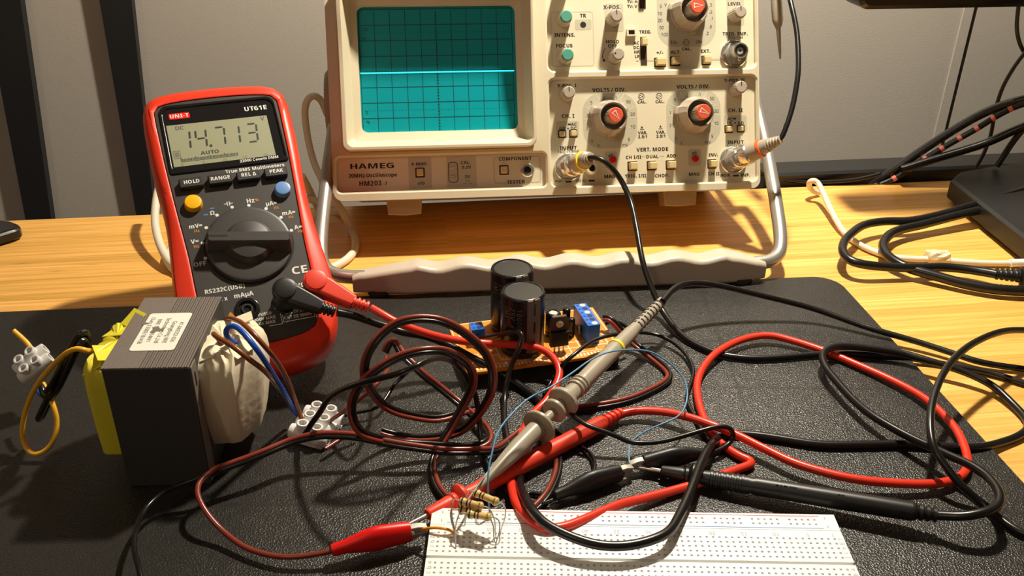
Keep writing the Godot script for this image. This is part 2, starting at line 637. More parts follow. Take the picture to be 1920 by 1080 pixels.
func big_knob(t: Node3D, u: float, v: float, turn: float, arrow: float) -> void:
	# fluted switch knob with lugs, hollow, and a red fine-adjust knob inside
	var n := 72
	var b := MB.new()
	var rings := []
	# [height, radius, how far the lugs stand out, depth of the flutes]
	for e in [[0.2, 12.2, 1.0, 0.0], [3.0, 12.0, 1.0, 0.0], [3.4, 11.4, 0.6, 0.4], [12.0, 10.2, 0.5, 0.6], [14.6, 9.7, 0.3, 0.5], [15.4, 9.2, 0.0, 0.3], [15.4, 8.8, 0.0, 0.0], [14.6, 8.5, 0.0, 0.0], [5.0, 8.3, 0.0, 0.0]]:
		var r := PackedVector3Array()
		for i in n:
			var a := TAU * i / n
			var w := fposmod(a - turn + PI / 3, TAU / 3) - PI / 3
			var rr: float = e[1] - e[3] * absf(sin(a * 6.0))
			if absf(w) < 0.2: rr += e[2] * 2.0
			r.append(Vector3(u + rr * cos(a), v + rr * sin(a), e[0]))
		rings.append(r)
	b.loft(rings)
	var k := part(t, "switch_knob", b, "knob_grey", "fluted switch knob with a red knob in its middle")
	b = MB.new()
	rings = []
	for e in [[5.0, 5.4], [16.0, 4.9], [21.0, 4.7]]:
		var r := PackedVector3Array()
		for i in 48:
			var rr: float = e[1] + (0.25 if i % 2 == 0 else 0.0)
			r.append(Vector3(u + rr * cos(TAU * i / 48), v + rr * sin(TAU * i / 48), e[0]))
		rings.append(r)
	part(k, "fine_knob", b.loft(rings), "knob_grey")
	part(k, "red_cap", MB.new().lathe(Vector3(u, v, 20.8), Vector3(u, v, 22.4), [[0, 4.8], [1.0, 4.8], [1.6, 4.3]], 36), "knob_red", "red cap")
	var d := Vector2.from_angle(arrow)
	var q := Vector2(-d.y, d.x)
	var o := Vector2(u, v)
	var ou := PackedVector2Array([o + d * 3.9, o - d * 2.6 + q * 1.7, o - d * 2.6 - q * 1.7])
	part(k, "arrow_mark", MB.new().ring(ou, MB.inset(ou, 0.5), [22.3, 22.5], [22.3, 22.5]), "print_white")

func push_button(t: Node3D, u: float, v: float, w: float, h: float, out: float) -> void:
	var s := part(t, "push_button", MB.new().prism(rrect(u - w / 2, v - h / 2, u + w / 2, v + h / 2, 0.5, 3), 0.1, out, 0.5), "button_cream")
	part(s, "button_slot", MB.new().ring(rrect(u - w / 2 - 0.9, v - h / 2 - 0.9, u + w / 2 + 0.9, v + h / 2 + 0.9, 0.5, 3), rrect(u - w / 2, v - h / 2, u + w / 2, v + h / 2, 0.5, 3), [-0.05, 0.06], [-0.05, 0.06]), "slot_brown")

func bnc_socket(t: Node3D, called: String, u: float, v: float) -> void:
	var s := part(t, called, MB.new().lathe(Vector3(u, v, 0), Vector3(u, v, 20), [[0, 9.2], [1.6, 9.2], [2.2, 8.6], [2.2, 7.0]], 40), "chrome")
	part(s, "nut", MB.new().lathe(Vector3(u, v, 2), Vector3(u, v, 20), [[0, 7.6], [2.2, 7.6], [2.6, 7.0]], 6), "steel")
	part(s, "barrel", MB.new().lathe(Vector3(u, v, 2), Vector3(u, v, 20), [[0, 6.0], [4, 6.0], [4, 5.0], [12.4, 5.0], [12.6, 4.8], [12.6, 4.1], [4.0, 4.0]], 36), "chrome")
	part(s, "insulator", MB.new().lathe(Vector3(u, v, 5), Vector3(u, v, 20), [[0, 3.9], [1.0, 3.9], [1.0, 2.2], [8.0, 2.2], [8.0, 0.8], [4.0, 0.7]], 24), "print_grey")
	part(s, "bayonet_pin", MB.new().lathe(Vector3(u, v - 4.6, 11), Vector3(u, v - 7.0, 11), [[0, 0.9], [1.6, 0.9], [2.0, 0.5]], 12), "chrome")

func oscilloscope() -> void:
	var t := thing("oscilloscope", Vector3(-116.129, 37.754, -546.496), "cream bench oscilloscope with a teal screen, tilted back on its handle behind the multimeter", "oscilloscope", "", Basis(Vector3.UP, 0.1104344) * Basis(Vector3.RIGHT, -0.4162269))
	# case
	var m := MB.new()
	var back := rrect(3, 2, 282, 143, 7)
	m.prism(back, -150, -12, 2.0)
	part(t, "case", m, "cream")
	# front frame: one ring round each of the four fields
	m = MB.new()
	for e in [[0, 0, 141, 29.6, 2.3, 5.6, 139, 28, 3.0], [141, 0, 285, 78.3, 142.6, 5.2, 283, 75.4, 4.0], [141, 78.3, 285, 145, 142.6, 80.6, 283, 143, 4.0], [0, 29.6, 141, 145, 7.8, 32.0, 132.2, 139.2, 5.0]]:
		var oc := 0.3 
		var ou := rrect(e[0], e[1], e[2], e[3], oc, 6)
		if e[0] == 0 and e[1] == 0: ou = rr4(e[0], e[1], e[2], e[3], 0.3, 0.3, 6.0, 0.3)
		elif e[2] == 285 and e[1] == 0: ou = rr4(e[0], e[1], e[2], e[3], 0.3, 0.3, 0.3, 6.0)
		var inn := rrect(e[4], e[5], e[6], e[7], e[8], 6)
		var rings := []
		for q in [[ou, -13.0], [ou, 3.4], [MB.inset(ou, 0.0), 4.0], [MB.inset(inn, -1.2), 4.0], [inn, 2.9], [inn, -1.0], [ou, -13.0]]:
			var r := PackedVector3Array()
			for p in q[0]: r.append(Vector3(p.x, p.y, q[1]))
			rings.append(r)
		m.loft(rings, false, false)
	part(t, "front_frame", m, "cream")
	m = MB.new()
	m.prism(rrect(1.5, 4, 140, 29, 2, 4), -3, 0)
	part(t, "name_panel", m, "cream_panel")
	m = MB.new()
	m.prism(rrect(142, 4, 284, 77, 2, 4), -3, 0)
	m.prism(rrect(142, 79, 284, 144, 2, 4), -3, 0)
	part(t, "control_panel", m, "cream_panel")
	# hood round the screen: a deep moulded frame, chamfered inwards
	m = MB.new()
	var ho := rr_dense(7.6, 31.6, 132.4, 139.6, 5.0)
	var hi := rr_dense(10.9, 34.2, 130.2, 136.4, 4.0)
	var hc := rr_dense(14.7, 38.5, 126.3, 131.6, 3.0)
	var hg := rr_dense(19.4, 44.2, 122.4, 125.2, 4.5)
	var rings := []
	for q in [[ho, -6.0], [ho, 11.0], [MB.inset(ho, 0.7), 12.0], [MB.inset(hi, -0.4), 12.0], [hi, 11.4], [hc, 0.0], [hg, -2.2], [hg, -8.0], [ho, -6.0]]:
		var r := PackedVector3Array()
		for p in q[0]: r.append(Vector3(p.x, p.y, q[1] + (4.5 * smoothstep(88.0, 132.0, p.y) if q[1] > 10.0 else 0.0)))
		rings.append(r)
	m.loft(rings, false, false)
	part(t, "screen_hood", m, "cream")
	part(t, "screen", MB.new().prism(rrect(18, 43, 124, 127, 5), -9, -6), "screen_glass", "teal filter over the picture tube")
	# graticule: ten by eight squares with finer ticks
	m = MB.new()
	for i in 11: m.box(Vector3(20.3 + 10 * i, 83, -5.95), Vector3(0.32, 80, 0.1))
	for j in 9: m.box(Vector3(70.3, 43.6 + 10 * j, -5.95), Vector3(100, 0.32, 0.1))
	for i in 41: m.box(Vector3(70.3, 43.6 + 2 * i, -5.95), Vector3(1.6, 0.3, 0.1))
	for i in 51:
		m.box(Vector3(20.3 + 2 * i, 83.6, -5.95), Vector3(0.3, 1.6, 0.1))
		for v in [58.6, 108.6]: m.box(Vector3(20.3 + 2 * i, v, -5.95), Vector3(0.4, 0.4, 0.1))
	letters(m, "0", Vector2(23, 57.6), 2.0, -5.95)
	letters(m, "%", Vector2(23.6, 51.4), 2.0, -5.95)
	letters(m, "100", Vector2(24, 111), 2.0, -5.95)
	letters(m, "90", Vector2(23.6, 105), 2.0, -5.95)
	part(t, "graticule", m, "graticule_ink")
	part(t, "trace_glow_line", MB.new().prism(rrect(20.0, 82.45, 121.0, 83.35, 0.4, 3), -5.9, -5.7), "trace_glow", "bright cyan trace line")
	# printed fields behind the controls
	m = MB.new()
	for c in [[165.2, 29.7, 202, 66.0], [222, 29.9, 259.4, 67.4], [217, 95.6, 257, 142]]: m.prism(rrect(c[0], c[1], c[2], c[3], 12.0, 8), -0.1, 0.05)
	for c in [[147, 37.6, 162.4, 48.4], [261.6, 38.4, 277.4, 49.4], [179.2, 16.5, 187.4, 27.6], [236.6, 16.5, 245.4, 27.6], [181.6, 106, 194.2, 124.4], [264.6, 109, 276.6, 127], [161.6, 107.6, 172.6, 114.4]]: m.prism(rrect(c[0], c[1], c[2], c[3], 1.2, 3), -0.1, 0.05)
	for c in [[48.6, 6.8, 63.7, 27.2], [73.6, 6.8, 93.2, 27.2]]: m.prism(rrect(c[0], c[1], c[2], c[3], 0.3, 2), -0.1, 0.05)
	var fr := rrect(104.5, 8.4, 136.0, 26.2, 2.4, 6)
	m.ring(fr, MB.inset(fr, 0.7), [-0.1, 0.05], [-0.1, 0.05])
	fr = rrect(145.5, 84, 174.0, 119.6, 2.0, 6)
	m.ring(fr, MB.inset(fr, 0.5), [-0.1, 0.05], [-0.1, 0.05])
	for c in [[203.5, 23.2, 207, 24.0], [216.5, 23.2, 220, 24.0], [253, 86.2, 262, 87.6], [208, 86.2, 215, 87.4]]: m.prism(rrect(c[0], c[1], c[2], c[3], 0.2, 2), -0.1, 0.05)
	part(t, "panel_print", m, "panel_patch")
	m = MB.new()
	for c in [[184.0, 49.4], [241.0, 50.0]]:
		for a in [24.0, 60.0, 120.0, 154.0, 180.0, 205.0, -26.0, 0.0]:
			var d := Vector2.from_angle(deg_to_rad(a))
			m.box(Vector3(0, 0, 0.05), Vector3(5, 0.45, 0.1), 0.0, Transform3D(Basis(Vector3.BACK, d.angle()), Vector3(c[0] + d.x * 16, c[1] + d.y * 16, 0)))
	part(t, "panel_divider", m, "cream_panel")
	# lettering
	m = MB.new()
	var z := 0.06
	for a in [["INTENS.", 154.6, 104.5, 2.3], ["FOCUS", 154.1, 97.6, 2.3], ["TR", 167.2, 116.9, 2.3], ["X-POS.", 186.7, 122.1, 2.4], ["HOLD", 186.5, 99.7, 2.2], ["OFF", 186.5, 97.0, 2.2], ["AC", 202.6, 98.7, 1.9], ["DC", 202.5, 95.7, 1.9], ["HF", 202.7, 92.7, 1.9], ["LF", 202.9, 89.8, 1.9], ["~", 202.9, 86.8, 1.9], ["TRIG.", 208.8, 105.8, 2.1], ["TV: H", 200.5, 125.6, 1.9], ["TV: V", 200.4, 122.5, 1.9], ["ALT.", 229.2, 92.2, 2.2], ["EXT.", 249.8, 92.6, 2.2], ["+/-", 218.4, 92.1, 2.4], ["LEVEL", 270.2, 123.4, 2.2], ["TRIG. INP.", 270.3, 103.7, 2.3], ["CAL.", 236.8, 94.2, 2.0],
		["Y-POS. I", 155.1, 71.6, 2.2], ["VOLTS / DIV.", 183.4, 68.2, 2.5], ["VOLTS / DIV.", 240.8, 69.2, 2.5], ["Y-POS. II", 269.4, 72.9, 2.2], ["CAL.", 205.5, 59.9, 1.9], ["CAL.", 217.8, 59.9, 1.9], ["CH. I", 155.3, 51.7, 2.4], ["CH. II", 269.8, 52.9, 2.4], ["AC", 159.0, 46.1, 2.0], ["GD", 151.3, 43.6, 2.0], ["DC", 158.9, 43.5, 2.0], ["AC", 265.8, 47.1, 2.0], ["DC", 265.7, 44.6, 2.0], ["GD", 273.3, 44.4, 2.0], ["VAR.", 205.5, 39.5, 1.9], ["2.5:1", 205.4, 36.9, 1.9], ["VAR.", 217.9, 39.6, 1.9], ["2.5:1", 217.9, 37.0, 1.9], ["VERT. MODE", 211.9, 28.3, 2.4], ["CH I/II", 198.9, 23.4, 2.1], ["DUAL", 211.8, 23.5, 2.1], ["ADD", 224.8, 23.6, 2.1], ["TRIG. I/II", 200.0, 10.9, 2.1], ["CHOP.", 218.1, 10.6, 2.1], ["x5", 183.4, 25.0, 2.0], ["MAG", 182.4, 11.0, 2.2], ["x5", 240.7, 25.1, 2.0], ["MAG", 240.4, 10.9, 2.2], ["INV.", 253.9, 23.5, 2.1], ["CH II", 254.1, 10.8, 2.1], ["HOR.", 262.4, 9.5, 2.1], ["INP.", 276.1, 9.3, 2.1], ["INPUT", 154.9, 30.6, 2.4], ["INPUT", 269.5, 31.5, 2.4],
		["COMPONENT", 119.1, 24.6, 2.2], ["TESTER", 119.1, 9.2, 2.3], ["X-MAG.", 56.0, 22.9, 2.0], ["CAL.", 86.2, 22.9, 2.0], ["0.2V", 86.7, 19.9, 2.0], ["2V", 87.0, 13.7, 2.0]]:
		letters(m, a[0], Vector2(a[1], a[2]), a[3], z, true, 0.0, 1.12)
	for a in [["5", 171.2, 60.0], ["2", 179.6, 63.0], [".1", 187.5, 62.8], ["50", 196.3, 60.2], ["20", 199.0, 51.9], ["10", 199.0, 43.5], ["5", 196.1, 35.2], ["mV", 193.4, 31.7], [".1", 167.9, 51.5], ["2", 167.9, 43.1], ["5", 171.1, 34.7], ["V", 175.2, 31.7], ["5", 228.0, 60.8], ["2", 236.5, 63.8], [".1", 244.9, 64.0], ["50", 253.6, 61.1], ["20", 256.5, 52.7], ["10", 256.4, 44.5], ["5", 253.3, 35.9], ["mV", 250.3, 32.1], ["1", 224.6, 52.2], ["2", 224.7, 43.8], ["5", 228.3, 34.8], ["V", 232.1, 31.8],
		["5", 219.7, 122.4], ["V", 223.0, 123.1], ["10", 219.0, 117.6], ["20", 219.0, 113.1], ["50", 220.0, 108.4], ["100", 221.9, 103.9], [".5", 253.7, 122.8], [".2", 253.8, 118.3], [".1", 254.3, 113.9], [".5", 253.3, 108.6], [".2", 251.1, 104.2], ["10x", 228.1, 98.6], ["20x", 245.4, 98.8]]:
		letters(m, a[0], Vector2(a[1], a[2]), 2.1, z)
	letters(m, "100Vp max", Vector2(269.9, 101.1), 1.5, z)
	letters(m, "1MΩ || 30pF", Vector2(154.9, 28.0), 1.5, z)
	letters(m, "1MΩ || 30pF", Vector2(269.4, 28.8), 1.5, z)
	letters(m, "max", Vector2(147.7, 8.8), 1.6, z)
	letters(m, "400 Vp", Vector2(162.8, 8.6), 1.7, z)
	letters(m, "HAMEG", Vector2(25.2, 22.4), 3.4, z, true, 0.0, 1.75)
	letters(m, "20MHz Oscilloscope", Vector2(25.4, 16.0), 2.5, z, true, 0.0, 0.95)
	letters(m, "HM203", Vector2(23.6, 11.2), 3.2, z, true)
	letters(m, "-7", Vector2(33.2, 10.8), 2.2, z, true)
	letters(m, "x10", Vector2(56.5, 10.3), 2.0, z, true)
	for c in [[205.1, 63.5], [217.3, 63.5], [236.5, 98.4]]:
		m.ring(circle(Vector2(c[0], c[1]), 2.1), circle(Vector2(c[0], c[1]), 1.8), [z - 0.1, z + 0.06], [z - 0.1, z + 0.06])
		letters(m, "C>", Vector2(c[0], c[1]), 1.0, z)
	for c in [[205.1, 42.6], [217.8, 42.8]]:
		m.prism(PackedVector2Array([Vector2(c[0] - 0.8, c[1]), Vector2(c[0] + 0.8, c[1]), Vector2(c[0], c[1] + 1.4)]), z - 0.1, z + 0.06)
		m.box(Vector3(c[0], c[1] - 0.9, z), Vector3(2.8, 0.3, 0.1))
	for c in [[154.4, 8.4, 4.0, 1.1], [170.0, 8.6, 4.0, 1.1], [269.8, 80.9, 4.2, 1.1], [269.4, 9.0, 4.0, 1.0], [156.0, 46.2, 2.2, 0.9], [269.0, 47.3, 2.2, 0.9], [155.1, 43.5, 0.9, 0.9], [269.6, 44.5, 0.9, 0.9]]: m.box(Vector3(c[0], c[1], z), Vector3(c[2], c[3], 0.12))
	for c in [[84.2, 9.2, 86.2, 9.4, 0], [86.0, 9.2, 86.2, 11.2, 0], [86.0, 11.0, 88.0, 11.2, 0], [87.8, 9.2, 88.0, 11.2, 0], [87.8, 9.2, 90, 9.4, 0]]: m.box(Vector3((c[0] + c[2]) / 2, (c[1] + c[3]) / 2, z), Vector3(c[2] - c[0], c[3] - c[1], 0.12))
	var tr := PackedVector2Array()
	m.prism(circle(Vector2(180.6, 87.6), 0.8, 14), z - 0.1, z + 0.06)
	for i in 9:
		var a := deg_to_rad(205.0 - 8.0 * i)
		m.box(Vector3(187.4 + 7.8 * cos(a), 90.2 + 7.8 * sin(a), z), Vector3(0.5, 0.9, 0.1))
	part(t, "panel_lettering", m, "print_black")
	# controls
	for c in [[154.0, 113.9, "knob_green"], [154.2, 89.6, "knob_green"], [187.0, 114.1, "knob_grey"], [187.6, 89.6, "knob_grey"], [269.9, 115.6, "knob_grey"], [154.4, 65.6, "knob_grey"], [269.6, 66.8, "knob_grey"]]:
		knob(t, "knob", c[0], c[1], c[2], 13.0, 4.6, 3.9, PI / 2, c[1] == 89.6)
	knob(t, "knob", 154.0, 137.0, "knob_red", 13.0, 4.6, 3.9, PI / 2)
	big_knob(t, 182.8, 49.4, 2.7, -0.95)
	big_knob(t, 240.8, 50.2, 2.9, -0.45)
	big_knob(t, 238.0, 117.6, 2.85, -0.02)
	for c in [[218.4, 85.6, 6.4, 4.6, 4.6], [228.6, 86.2, 5.2, 4.6, 4.4], [250.0, 86.4, 4.8, 4.6, 4.6], [198.0, 17.4, 5.0, 4.6, 5.6], [211.2, 17.4, 5.0, 4.6, 5.6], [224.2, 17.5, 5.0, 4.6, 5.6], [252.8, 17.4, 4.6, 4.6, 5.6], [151.0, 40.0, 3.8, 3.6, 1.2], [158.4, 40.0, 3.8, 3.6, 3.6], [264.8, 40.4, 4.0, 3.6, 3.6], [273.2, 40.6, 3.8, 3.6, 1.2], [56.1, 17.2, 4.4, 4.6, 3.2], [111.4, 17.3, 4.4, 4.6, 3.2]]:
		push_button(t, c[0], c[1], c[2], c[3], c[4])
	for c in [[207.4, 93.2, 4.2, 18.4, 99.0], [207.4, 127.0, 4.2, 12.0, 130.0]]:
		var s := part(t, "slide_switch", MB.new().box(Vector3(c[0], c[1], 0.1), Vector3(c[2], c[3], 0.3)), "slot_brown")
		part(s, "slider", MB.new().box(Vector3(c[0] + 0.2, c[4], 2.0), Vector3(c[2] - 0.4, 4.6, 4.2), 0.5), "button_cream")
	m = MB.new().ring(rrect(196.0, 102.9, 202.2, 107.6, 0.4, 3), rrect(197.0, 103.8, 201.2, 106.7, 0.2, 3), [-0.1, 2.4], [-0.1, 2.4])
	var w := part(t, "trigger_lamp", m, "cream_panel")
	part(w, "lamp_window", MB.new().box(Vector3(199.1, 105.2, 0.8), Vector3(4.2, 3.0, 0.4)), "slot_brown")
	for c in [[184.6, 22.0], [241.2, 21.2]]: part(t, "red_button", MB.new().lathe(Vector3(c[0], c[1], 0), Vector3(c[0], c[1], 3), [[0, 2.5], [1.0, 2.5], [1.4, 2.0]], 24), "led_red", "red push button")
	part(t, "trim_hole", MB.new().lathe(Vector3(167.1, 110.9, -0.1), Vector3(167.1, 110.9, 1), [[0, 2.1], [0.2, 2.0]], 24), "hole")
	m = MB.new().lathe(Vector3(169.8, 16.8, 0), Vector3(169.8, 16.8, 8), [[0, 4.6], [3, 4.4], [5.2, 4.0], [5.2, 2.4], [1.0, 2.3]], 32)
	w = part(t, "ground_jack", m, "cream_panel")
	part(w, "jack_hole", MB.new().lathe(Vector3(169.8, 16.8, 0.9), Vector3(169.8, 16.8, 2), [[0, 2.4], [0.6, 2.4]], 20), "hole")
	m = MB.new().lathe(Vector3(126.9, 16.8, 0), Vector3(126.9, 16.8, 8), [[0, 4.6], [1.6, 4.6], [2.2, 3.9], [2.2, 2.4], [0.6, 2.3]], 32)
	w = part(t, "tester_jack", m, "chrome")
	part(w, "jack_hole", MB.new().lathe(Vector3(126.9, 16.8, 0.4), Vector3(126.9, 16.8, 2), [[0, 2.5], [0.6, 2.5]], 20), "hole")
	for v in [19.7, 14.0]: part(t, "calibrator_lug", MB.new().box(Vector3(77.8, v, 0.8), Vector3(3.6, 0.7, 1.8), 0.2), "chrome")
	fr = rrect(74.6, 10.0, 81.0, 23.6, 2.0, 6)
	part(t, "lug_frame", MB.new().ring(fr, MB.inset(fr, 0.5), [-0.1, 0.07], [-0.1, 0.07]), "slot_brown")
	bnc_socket(t, "trigger_socket", 269.0, 90.2)
	bnc_socket(t, "channel_socket", 154.2, 17.9)
	bnc_socket(t, "channel_socket", 267.3, 19.6)
	# feet and tilting handle
	for c in [[32.9, 56.9], [221.1, 244.8]]:
		part(t, "foot", MB.new().prism(PackedVector2Array([Vector2(c[0] + 1, -9.6), Vector2((c[0] + c[1]) / 2, -10.4), Vector2(c[1] - 1, -9.6), Vector2(c[1], 3.0), Vector2(c[0], 3.0)]), -24, -8, 0.6), "dark_case")
	for s in [[-0.2, -7.0], [285.2, 292.0]]:
		part(t, "handle_hub", MB.new().lathe(Vector3(s[0], 66, -46), Vector3(s[1], 66, -46), [[0, 27], [3.4, 26.5], [5.6, 24], [6.4, 16], [6.8, 2]], 40), "dark_case")
	var inv := t.transform.affine_inverse()
	var arm := PackedVector3Array()
	var q := P([-120.8, 84, -604, -121.6, 60, -570, -121.4, 36, -534, -120.0, 20, -510, -117.0, 14.5, -500, -110, 12.8, -492, -96, 13.0, -488, -60, 13.2, -489])
	for p in cable(q, 3.0, 6): arm.append(inv * (p * 0.001) * 1000.0)
	part(t, "handle_arm", MB.new().tube(arm, 4.4, 14), "steel", "bright metal handle arm")
	arm = PackedVector3Array()
	q = P([171.8, 82, -634, 174.8, 60, -602, 174.6, 38, -562, 173.0, 22, -532, 170.0, 15.5, -521, 163, 13.6, -514.6, 152, 13.4, -512.4, 120, 13.2, -509])
	for p in cable(q, 3.0, 6): arm.append(inv * (p * 0.001) * 1000.0)
	part(t, "handle_arm", MB.new().tube(arm, 4.4, 14), "steel", "bright metal handle arm")
	# the grip lies on the mat in front: finger waves along its top
	var ga := Vector3(-96.5, 13.4, -487.0)
	var gb := Vector3(158.5, 13.4, -511.5)
	rings = []
	var n := 66
	for i in n + 1:
		var k := float(i) / n
		var c := ga.lerp(gb, k)
		var wave := 0.0
		if k > 0.14 and k < 0.9: wave = 1.5 * cos((k - 0.14) / 0.76 * TAU * 6.0) - 0.2
		var ends := clampf(minf(k / 0.16, (1.0 - k) / 0.10), 0.0, 1.0)
		var hh := lerpf(11.5, 16.4, smoothstep(0.0, 1.0, ends)) + wave * ends
		var dp := lerpf(11.5, 15.0, smoothstep(0.0, 1.0, ends))
		if i == 0 or i == n:
			hh -= 1.2
			dp -= 1.6
		var fw := (gb - ga).normalized()
		var sd := Vector3(-fw.z, 0, fw.x)
		var r := PackedVector3Array()
		for p in rrect(-dp * 0.5, -10.0 + (0.0 if ends > 0.3 else 1.0), dp * 0.5, -10.0 + hh + 2.0, 3.2, 4): r.append(inv * ((c + sd * p.x + Vector3(0, p.y, 0)) * 0.001) * 1000.0)
		rings.append(r)
	part(t, "handle_grip", MB.new().loft(rings), "handle_paint", "moulded hand grip with finger waves")
	for k in [0.06, 0.945]:
		var c := ga.lerp(gb, k)
		m = MB.new()
		m.lathe(inv * (Vector3(c.x, 3.05, c.z + 1) * 0.001) * 1000.0, inv * (Vector3(c.x, 9, c.z + 1) * 0.001) * 1000.0, [[0, 7.0], [1.5, 7.4], [3.0, 7.4]], 24)
		part(t, "rubber_foot", m, "rubber")

func rr4(x0: float, y0: float, x1: float, y1: float, r1: float, r2: float, r3: float, r4: float, n := 6) -> PackedVector2Array:
	# corners counted from the upper right, turning left
	var o := PackedVector2Array()
	for c in [[x1 - r1, y1 - r1, 0.0, r1], [x0 + r2, y1 - r2, PI / 2, r2], [x0 + r3, y0 + r3, PI, r3], [x1 - r4, y0 + r4, 1.5 * PI, r4]]:
		for i in n + 1: o.append(Vector2(c[0] + c[3] * cos(c[2] + PI / 2 * i / n), c[1] + c[3] * sin(c[2] + PI / 2 * i / n)))
	return o

func rr_dense(x0: float, y0: float, x1: float, y1: float, r: float) -> PackedVector2Array:
	# rounded rectangle whose straight sides carry points too
	var o := PackedVector2Array()
	var q := rrect(x0, y0, x1, y1, r, 6)
	for i in q.size():
		var a := q[i]
		var b := q[(i + 1) % q.size()]
		o.append(a)
		if i % 7 == 6:
			for k in range(1, 12): o.append(a.lerp(b, k / 12.0))
	return o

func seven(mb: MB, ch: String, c: Vector2, h: float, w: float, z: float) -> void:
	# one seven-segment figure, slanted
	var on: String = {"1": "bc", "4": "bcfg", "7": "abc", "3": "abcdg"}[ch]
	var segs := {"a": [0, 1, 1, 1], "b": [1, 0.5, 1, 1], "c": [1, 0, 1, 0.5], "d": [0, 0, 1, 0], "e": [0, 0, 0, 0.5], "f": [0, 0.5, 0, 1], "g": [0, 0.5, 1, 0.5]}
	for s in segs:
		if not s in on: continue
		var e: Array = segs[s]
		var a := Vector2(e[0] * w, e[1] * h)
		var b := Vector2(e[2] * w, e[3] * h)
		var d := (b - a).normalized()
		a += d * 0.55
		b -= d * 0.55
		var n := Vector2(-d.y, d.x) * 0.55
		var poly := PackedVector2Array()
		for p in [a, a + d * 0.5 + n, b - d * 0.5 + n, b, b - d * 0.5 - n, a + d * 0.5 - n]: poly.append(c + Vector2(p.x - w / 2 + (p.y - h / 2) * 0.08, p.y - h / 2))
		mb.prism(poly, z - 0.05, z + 0.05)

